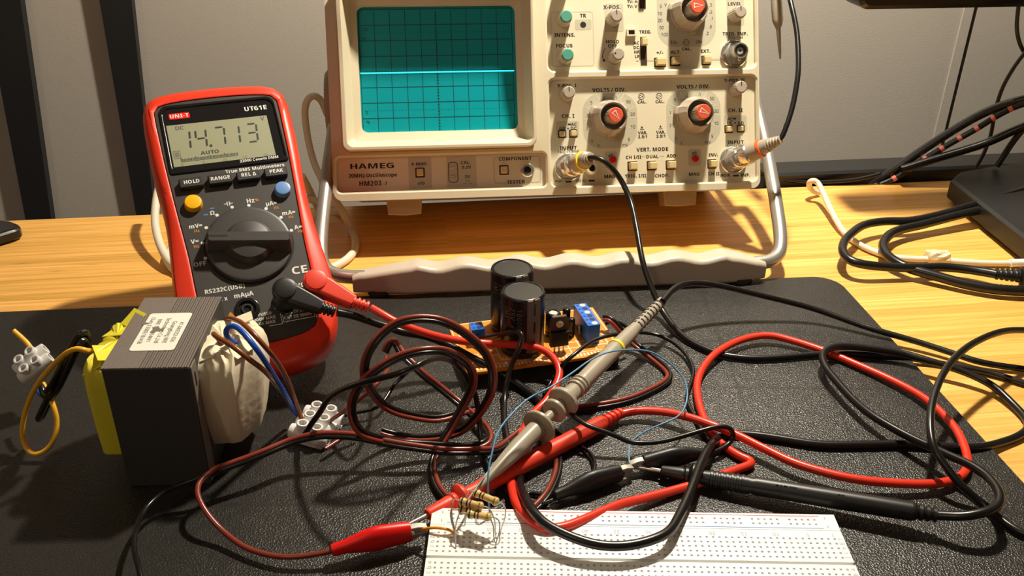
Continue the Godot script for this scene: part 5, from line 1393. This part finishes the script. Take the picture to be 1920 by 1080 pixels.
func clip(t: Node3D, tail: Vector3, mouth: Vector3, m: String, k: float) -> void:
	# insulated alligator clip: bulging boot, two steel jaws
	var d := (mouth - tail).normalized()
	var up := (Vector3.UP - d * d.y).normalized()
	var sd := d.cross(up)
	var l := tail.distance_to(mouth)
	var rings := []
	for e in [[0.0, 2.2, 2.5], [0.04, 2.4, 2.7], [0.18, 2.5, 2.9], [0.34, 3.2, 4.4], [0.50, 3.7, 5.6], [0.62, 3.7, 5.7], [0.8, 3.6, 5.0], [0.97, 3.5, 4.4], [1.0, 3.2, 4.2], [0.99, 2.6, 3.6], [0.9, 2.4, 3.4]]:
		var c: Vector3 = tail + d * l * e[0] + up * (0.6 * sin(PI * e[0]))
		var r := PackedVector3Array()
		for i in 28:
			var a := TAU * i / 28
			r.append(c + (sd * cos(a) * e[1] + up * sin(a) * e[2]) * k)
		rings.append(r)
	part(t, "boot", MB.new().loft(rings), m, "soft boot", true, 50.0)
	for s in [1.0, -1.0]:
		var o := MB.new()
		var x := Transform3D(Basis(d, up * s, d.cross(up * s)), mouth)
		o.prism(PackedVector2Array([Vector2(-8, 0.5), Vector2(0, 1.1), Vector2(5.5, 0.25), Vector2(6.6, 0.3), Vector2(6.6, 1.2), Vector2(3, 2.4), Vector2(-8, 2.8)]), -1.5, 1.5, 0.2, x)
		for i in 4: o.prism(PackedVector2Array([Vector2(1.4 + i * 1.3, 0.9), Vector2(2.0 + i * 1.3, -0.1), Vector2(2.6 + i * 1.3, 0.7)]), -1.3, 1.3, 0.0, x)
		part(t, "jaw", o, "steel", "", true)

func probes() -> void:
	# oscilloscope probe
	var t := thing("scope_probe", Vector3(-14.4, 15.0, -292.9), "grey probe with a yellow ring, leaning over the red probe, its cable in channel one", "probe")
	part(t, "cable", MB.new().tube(cable(P([46.9,70.9,-543.0,50.0,72.2,-540.6,54.4,72.2,-537.8,59.8,69.1,-535.9,67.7,60.1,-532.8,73.3,49.6,-522.0,75.3,40.5,-502.0,77.3,28.8,-482.0,82.1,17.4,-470.0,87.2,9.0,-458.9,93.2,6.0,-441.7,100.2,5.0,-429.1,110.8,5.0,-419.3,120.9,5.0,-415.2,133.3,5.0,-413.9,149.9,5.0,-415.8,168.7,5.0,-418.9,186.3,5.0,-419.3,212.7,4.0,-418.7,227.5,2.2,-416.9,243.7,2.0,-411.2,256.3,2.0,-406.3,269.3,2.0,-397.5,284.7,2.0,-389.5,307.3,3.0,-395.8,325.7,5.0,-424.3,307.3,12.0,-432.1,274.0,22.0,-418.1,252.0,28.0,-404.9,227.7,31.0,-386.0,208.9,31.0,-366.3,196.3,28.0,-348.1,188.3,25.0,-331.5,185.3,21.0,-318.2,188.2,17.0,-312.2,191.8,13.0,-306.8,195.5,10.0,-303.2,202.3,6.0,-298.7,205.1,5.0,-293.0,207.9,5.0,-286.6,213.4,5.0,-281.1,232.2,5.0,-279.6,266.7,4.0,-300.3,299.7,3.0,-342.3,307.3,3.0,-386.1,292.1,2.5,-403.7,275.4,2.5,-410.1,262.2,3.0,-412.7,252.0,3.5,-416.0,241.9,4.0,-423.1,226.4,5.0,-432.8,205.5,7.0,-442.4,195.2,8.0,-448.2,172.9,12.0,-458.0,141.7,19.0,-460.5,115.9,26.0,-458.6,99.2,30.0,-452.6,89.2,31.0,-442.9,81.8,30.0,-431.1]), 2.5), 1.75, 12), "lead_black", "", true)
	bnc_plug(t, Vector3(37.1, 57.4, -563.4), Vector3(48.8, 71.5, -542.4), "probe_ring_yellow")
	var a: Vector3 = Vector3(82.5, 28.0, -435.3)
	var b: Vector3 = Vector3(-14.4, 15.0, -292.9)
	var prof := [[0, 2.0], [0.6, 2.6], [4, 2.7], [34, 3.3], [36, 3.7], [50, 4.1], [52, 4.25], [84, 4.3], [85, 4.1]]
	for s in [85.5, 88.0, 90.5]: prof += [[s, 4.1], [s + 0.4, 4.8], [s + 1.6, 4.8], [s + 2.0, 3.9]]
	prof += [[93.5, 4.0], [99, 4.4], [101.4, 5.0]]
	var h := part(t, "handle", MB.new().lathe(a, b, prof, 36), "probe_grey", "", true)
	part(h, "ring_mark", MB.new().lathe(a, b, [[50.4, 4.0], [50.6, 4.55], [52.4, 4.6], [52.6, 4.1]], 36), "probe_ring_yellow", "yellow ring", true)
	# slots of the strain relief: dark bars let into its wall
	var d := (b - a).normalized()
	var u := d.cross(Vector3.UP).normalized()
	var w := u.cross(d)
	for q in [0.62, -0.62, 2.4, -2.4]:
		var ang: float = PI / 2 + q
		var m := MB.new()
		var nn := u * cos(ang) + w * sin(ang)
		var ss := nn.cross(d)
		for i in 8: m.box(Vector3.ZERO, Vector3(3.0, 1.5, 1.2), 0.2, Transform3D(Basis(ss, d, nn), a + d * (5.0 + i * 3.5) + nn * (2.18 + 0.065 * i)))
		part(h, "relief_slot", m, "hole", "", true)
	part(h, "ground_collar", MB.new().lathe(a, b, [[100.5, 4.0], [101.5, 7.0], [102, 7.6], [104.0, 7.7], [104.4, 7.3], [104.4, 3.0]], 48), "probe_grey", "", true)
	part(h, "hook_slider", MB.new().lathe(a, b, [[105, 2.4], [109.4, 2.4], [109.6, 5.6], [110, 6.0], [111.4, 6.0], [111.8, 5.6], [111.8, 2.2], [124, 2.2]], 44), "probe_grey", "", true)
	var tip := part(t, "hook_tip", MB.new().lathe(a, b, [[122.6, 2.4], [122.8, 7.8], [123.2, 8.2], [124.4, 8.2], [124.8, 7.8], [125.0, 4.2], [128, 4.2], [142, 4.0], [150, 3.5], [158, 2.6], [165, 1.6], [170, 0.8], [170.6, 0.3]], 48), "probe_grey", "", true)
	part(tip, "hook_wire", MB.new().tube(cable(P([-3.0,19.4,-312.9,-10.8,17.2,-299.5,-17.9,20.0,-279.7,-19.1,20.0,-277.8,-19.4,21.5,-277.4]), 0.8, 2), 0.5, 8), "chrome", "bright wire hook", true)
	part(t, "ground_lead", MB.new().tube(cable(P([26.4,15.0,-352.1,30.0,16.0,-344.0,35.0,16.0,-338.0,47.2,13.0,-334.9,55.8,10.0,-333.1,69.1,11.0,-332.8,86.5,14.0,-336.7,95.5,15.0,-339.2,101.4,14.0,-339.8,104.0,11.0,-339.8,102.8,8.0,-338.1,98.0,7.0,-333.7,93.0,7.0,-330.5,89.5,7.5,-329.1])), 1.15), "lead_black", "black earth lead", true)
	var ga: Vector3 = Vector3(91.7, 8.0, -329.2)
	var gb: Vector3 = Vector3(59.6, 8.0, -321.1)
	clip(t, ga, gb, "plug_black", 0.92)
	# second probe: plugged into channel two, hung up behind the frame of the scope
	t = thing("scope_probe", Vector3(182.1, 141.8, -650.0), "second grey probe, in channel two, its thin tip hanging right of the oscilloscope", "probe")
	part(t, "cable", MB.new().tube(cable(P([170.0,76.2,-562.3,172.5,78.4,-562.5,175.1,83.6,-565.1,180.5,96.0,-574.5,184.4,110.4,-585.7,186.0,120.3,-594.7,186.8,135.8,-610.5,185.0,150.1,-625.5,183.1,162.8,-641.9,181.5,169.0,-653.3,180.7,163.7,-657.4,181.2,155.1,-655.9])), 1.75, 12), "lead_black", "", true)
	bnc_plug(t, Vector3(149.5, 58.9, -576.6), Vector3(171.8, 77.8, -562.1), "probe_ring_orange")
	a = Vector3(180.5, 163.4, -659.5)
	b = Vector3(186.3, 110.9, -636.8)
	h = part(t, "handle", MB.new().lathe(a, b, [[0, 2.4], [1, 3.4], [20, 4.0], [30, 3.8], [33, 3.0], [36, 1.7]], 32), "probe_grey", "", true)
	part(h, "thin_tip", MB.new().lathe(a, b, [[34, 1.7], [40, 1.5], [52, 1.0], [57, 0.5]], 20), "probe_grey", "", true)

func bnc_plug(t: Node3D, a: Vector3, b: Vector3, ring_: String) -> void:
	var l := a.distance_to(b)
	var p := part(t, "bnc_plug", MB.new().lathe(a, b, [[0, 5.2], [0, 7.2], [0.6, 7.6], [3.0, 7.4], [4.0, 6.6], [6.0, 7.4], [9.4, 7.4], [10, 6.6], [12, 5.6]], 14), "chrome", "bayonet plug", true)
	part(p, "plug_boot", MB.new().lathe(a, b, [[9.5, 5.6], [10, 6.3], [17, 5.9], [18, 5.4], [24, 4.6]] + ribs(24.5, l, 4.2, 2.6, 1.9, 0.5), 28), "probe_grey", "", true)
	part(p, "ring_mark", MB.new().lathe(a, b, [[17.4, 5.4], [17.6, 6.1], [19.2, 6.0], [19.4, 5.2]], 32), ring_, "coloured ring", true)

func surroundings() -> void:
	var t: Node3D
	# white cable with a taped lump at the right
	t = thing("white_cable", Vector3(272.3, 0.0, -547.9), "white cable with a hooked end and a taped lump, on the bamboo at the right", "cable")
	part(t, "cable", MB.new().tube(cable(P([237.6,2.6,-657.6,231.2,6.0,-654.5,226.8,11.0,-650.7,225.3,16.0,-646.8,226.9,18.0,-645.1,230.0,17.0,-645.5,232.2,14.0,-640.1,232.8,9.0,-622.0,232.4,5.5,-597.0,234.3,3.0,-578.8,240.2,2.6,-560.7,252.5,2.6,-546.2,269.6,2.6,-542.6,282.9,2.6,-542.9,296.6,2.6,-539.3,320.5,2.6,-537.5,346.3,2.6,-539.7])), 2.1, 12), "white_cable", "", true)
	var lump := MB.new()
	var rings := []
	var la: Vector3 = Vector3(275.7, 2.6, -543.5)
	var lb: Vector3 = Vector3(289.4, 2.6, -542.3)
	for e in [[0.0, 3.4], [0.05, 4.4], [0.3, 4.9], [0.62, 4.6], [0.95, 4.8], [1.0, 3.8]]:
		var r := PackedVector3Array()
		for i in 14:
			var k := TAU * i / 14
			var q := 1.0 + 0.10 * sin(i * 2.7 + e[0] * 9.0)
			r.append(la.lerp(lb, e[0]) + (Vector3.UP * sin(k) + Vector3(0.1, 0, 1).normalized() * cos(k)) * e[1] * q + Vector3(0, 1.6, 0))
		rings.append(r)
	part(t, "tape_lump", lump.loft(rings), "tape_wrap", "lump of crumpled tape", true, 20.0)
	part(t, "sleeve", MB.new().tube(P([328.5,2.8,-537.3,334.9,2.8,-538.2,346.0,2.8,-539.3]), 2.7, 12), "white_plastic", "", true)
	t = thing("black_cable", Vector3(233.4, 0.0, -539.0), "black cable looping left on the bamboo, ending in a ribbed plug at the right edge", "cable")
	part(t, "cable", MB.new().tube(cable(P([306.2,8.0,-511.3,293.6,7.0,-518.9,277.9,7.0,-522.3,259.3,8.0,-519.1,241.4,9.0,-517.5,223.8,11.0,-516.8,215.6,12.0,-521.5,214.7,13.0,-531.9,219.5,13.0,-545.0,227.9,13.0,-557.9,243.7,12.0,-576.3,261.9,11.0,-585.4,279.7,11.0,-586.8,303.3,12.0,-595.4,327.1,14.0,-605.9,354.5,16.0,-617.8,387.7,18.0,-634.7])), 2.9, 12), "lead_black", "", true)
	part(t, "strain_relief", MB.new().lathe(Vector3(305.7, 8.0, -511.7), Vector3(319.5, 8.5, -508.5), ribs(0.0, 15.0, 3.6, 4.6, 3.0, 0.8), 20), "black_plastic", "", true)
	part(t, "plug", MB.new().lathe(Vector3(319.5, 8.5, -508.5), Vector3(337.8, 9.0, -505.0), [[0, 4.6], [1, 6.4], [16, 6.8], [17, 6.0]], 8), "black_plastic", "", true)
	t = thing("black_cable", Vector3(256.6, 0.0, -544.3), "thicker black cable looping inside the other one on the bamboo at the right", "cable")
	part(t, "cable", MB.new().tube(cable(P([321.2,5.0,-494.5,303.6,5.0,-495.5,286.4,5.0,-501.4,270.0,6.0,-510.6,254.8,7.0,-520.2,247.3,8.0,-531.1,246.0,9.0,-541.8,250.1,9.0,-554.3,258.8,9.0,-567.3,270.3,9.0,-576.4,288.5,9.0,-585.1,315.3,11.0,-596.1,342.4,13.0,-606.7,383.9,16.0,-625.8])), 3.2, 12), "lead_black", "", true)
	for e in [[P([290.1,-3.8,-692.0,307.9,11.4,-690.0,322.2,24.2,-690.0,340.8,41.0,-688.0,358.7,56.4,-685.0,370.5,65.7,-680.0,380.7,71.9,-675.0,397.3,79.1,-668.0]), 3.4, "lead_black", "thickest black cable rising to the right in front of the grey wall"], [P([307.8,14.3,-680.0,327.3,21.6,-680.0,346.2,28.9,-679.0,367.5,38.4,-676.0,383.2,49.8,-672.0,402.5,61.0,-668.0]), 3.2, "lead_black", "lower black cable rising to the right before the grey wall"], [P([376.6,21.5,-670.0,381.9,31.8,-672.0,385.4,41.8,-672.0,390.2,52.4,-671.0,397.6,67.4,-670.0]), 2.4, "lead_black", "short black cable running steeply down to the black stand at the right"], [P([377.2,9.4,-700.0,380.8,22.6,-700.0,382.2,38.8,-700.0,380.8,50.6,-700.0,380.4,61.9,-700.0,381.3,76.0,-700.0,385.6,90.7,-700.0,391.3,103.0,-700.0,398.3,114.9,-698.0]), 1.5, "lead_black", "thin black wire bending down the grey wall at the right"], [P([378.0,145.5,-705.0,380.0,133.8,-705.0,382.2,121.2,-705.0,387.6,109.1,-705.0,395.0,99.7,-704.0,405.5,89.5,-702.0]), 1.5, "lead_black", "thin black wire hanging from the monitor at the right edge"], [P([195.1,9.6,-684.0,208.0,6.0,-682.0,229.6,2.6,-681.0,255.1,2.9,-681.0,276.4,5.0,-682.0,293.4,9.0,-684.0]), 1.6, "lead_black", "thin black cable lying along the cable tray right of the oscilloscope"]]:
		t = thing("wall_cable", e[0][0], e[3], "cable")
		part(t, "cable", MB.new().tube(cable(e[0], 4.0), e[1], 12), e[2], "", true)
	t = thing("wall_cable", Vector3(314.5, 11.6, -685.0), "black cable dotted with pink marks, rising to the right before the grey wall", "cable")
	var wd := cable(P([290.6,-3.7,-686.0,307.3,5.6,-685.0,321.7,17.5,-685.0,339.4,32.6,-683.0,358.5,48.2,-680.0,370.1,60.2,-676.0,380.1,68.7,-672.0,396.0,78.3,-665.0]), 1.0)
	part(t, "cable", MB.new().tube(wd, 2.3, 12), "lead_black", "", true)
	var i := 3
	while i < wd.size() - 8:
		var c := wd[i]
		part(t, "pink_mark", MB.new().tube(PackedVector3Array([c, wd[i + 1], wd[i + 2], wd[i + 3]]), 2.42, 12), "marker_red", "", true)
		i += 14
	# white mains cable behind the meter, in three visible runs
	t = thing("mains_cable", Vector3(-112.8, 0.0, -535.2), "white mains cable tangled between the multimeter and the oscilloscope", "cable")
	for e in [P([-125.3,3.9,-610.0,-132.9,3.4,-622.0,-141.6,6.2,-640.0,-146.6,12.6,-650.0,-153.1,20.9,-660.0,-156.9,34.5,-665.0,-158.7,51.3,-668.0,-158.0,62.6,-668.0,-155.3,69.6,-668.0,-151.1,72.0,-670.0,-146.9,66.8,-675.0,-144.5,53.4,-682.0]), P([-149.0,34.5,-600.0,-146.8,23.2,-606.0,-144.6,10.0,-612.0,-141.4,2.5,-612.0]), P([-127.0,24.3,-590.0,-122.3,18.8,-586.0,-116.6,11.7,-580.0,-113.8,2.8,-581.7,-107.8,2.8,-562.5,-105.8,2.8,-545.8,-109.1,2.8,-531.3,-116.8,2.8,-519.5,-128.5,2.8,-509.5,-154.3,2.8,-504.5,-181.4,2.8,-505.4,-205.6,2.8,-507.7,-216.3,2.8,-515.6,-224.8,2.8,-528.4,-226.3,5.0,-538.2,-223.6,8.0,-544.3,-220.7,10.0,-552.7]), P([-184.5,2.8,-516.4,-203.0,3.0,-510.3,-215.1,5.0,-515.1,-223.8,8.0,-524.2,-232.1,13.0,-537.6,-238.0,19.0,-551.3,-241.1,26.0,-564.6,-242.7,33.0,-578.8,-241.2,40.0,-593.1]), P([-153.0,17.4,-600.0,-144.5,15.0,-604.0,-136.8,11.0,-604.0,-130.3,6.9,-600.0,-122.5,9.6,-596.0])]: part(t, "cable", MB.new().tube(cable(e), 2.7, 12), "white_cable", "", true)
	# black cable tray behind the desk
	var x := Transform3D(Basis(Vector3.UP, DESK_YAW), Vector3.ZERO)
	var m := MB.new()
	quad_box(m, 292, 900, -672, -644, -40, 9.6, x, 2.0)
	var o := part(self, "cable_tray", m, "black_plastic")
	tag(o, "black cable tray running along the back of the desk, right of the oscilloscope", "cable tray")
	# stand at the right edge
	t = thing("monitor_stand", Vector3(355.2, 0.0, -627.3), "flat black monitor stand foot reaching in from the right edge", "stand")
	m = MB.new()
	m.prism(PackedVector2Array([Vector2(332.5,-647.9),Vector2(346.9,-665.2),Vector2(372.7,-676.6),Vector2(425.5,-697.7),Vector2(466.5,-694.0),Vector2(350.5,-486.8),Vector2(338.0,-542.7),Vector2(335.6,-588.7)]), 3.0, 19.0, 2.0, Transform3D(Basis(Vector3(1, 0, 0), Vector3(0, 0, 1), Vector3(0, -1, 0)), Vector3.ZERO).scaled_local(Vector3(1, 1, -1)))
	part(t, "foot", m, "black_plastic", "", true)
	m = MB.new()
	m.lathe(Vector3(367.3, 0.0, -627.7), Vector3(367.3, 0.0, -627.7) + Vector3(0, 3.4, 0), [[0, 10], [3.4, 10]], 20)
	part(t, "rubber_pad", m, "rubber", "", true)
	m = MB.new()
	m.tube(P([382.8,19.0,-584.3,382.8,139.0,-592.3,382.8,279.0,-614.3]), 14.0, 20)
	part(t, "column", m, "black_plastic", "", true)
	# monitor: only its lower edge shows
	t = thing("monitor", Vector3(228.9, 147.1, -640.0), "black monitor whose lower edge shows at the upper right corner", "monitor")
	m = MB.new()
	m.prism(rr4(0, 0, 560, 330, 6, 6, 8, 8), -14, 14, 3.0, Transform3D(Basis(Vector3.UP, DESK_YAW), Vector3(228.9, 147.1, -640.0)))
	part(t, "housing", m, "tablet_edge", "", true)
	m = MB.new()
	m.prism(rrect(10, 14, 550, 322, 2, 3), 13.6, 14.3, 0.0, Transform3D(Basis(Vector3.UP, DESK_YAW), Vector3(228.9, 147.1, -640.0)))
	part(t, "panel", m, "meter_gloss", "", true)
	# tablet at the left edge
	t = thing("tablet", Vector3(-353.0, 0.0, -579.8), "black tablet whose rounded corner shows at the left edge, on the bamboo", "tablet")
	var fl := Transform3D(Basis(Vector3(1, 0, 0), Vector3(0, 0, 1), Vector3(0, -1, 0)).scaled_local(Vector3(1, 1, -1)), Vector3.ZERO)
	var tq := PackedVector2Array([Vector2(-341.4,-570.9),Vector2(-337.8,-566.6),Vector2(-336.8,-563.1),Vector2(-338.7,-559.5),Vector2(-344.6,-552.5),Vector2(-384.6,-500.2),Vector2(-475.0,-524.5),Vector2(-448.1,-604.8),Vector2(-356.9,-576.9),Vector2(-348.6,-575.3)])
	part(t, "housing", MB.new().prism(tq, 1.2, 8.6, 1.2, fl), "tablet_edge", "", true)
	part(t, "panel", MB.new().prism(MB.inset(tq, 3.0), 8.5, 8.8, 0.0, fl), "meter_gloss", "", true)
	m = MB.new()
	m.lathe(Vector3(-355.8, 0.1, -577.8), Vector3(-355.8, 0.1, -577.8) + Vector3(0, 2, 0), [[0, 4], [1.4, 4]], 12)
	part(t, "rubber_pad", m, "rubber", "", true)
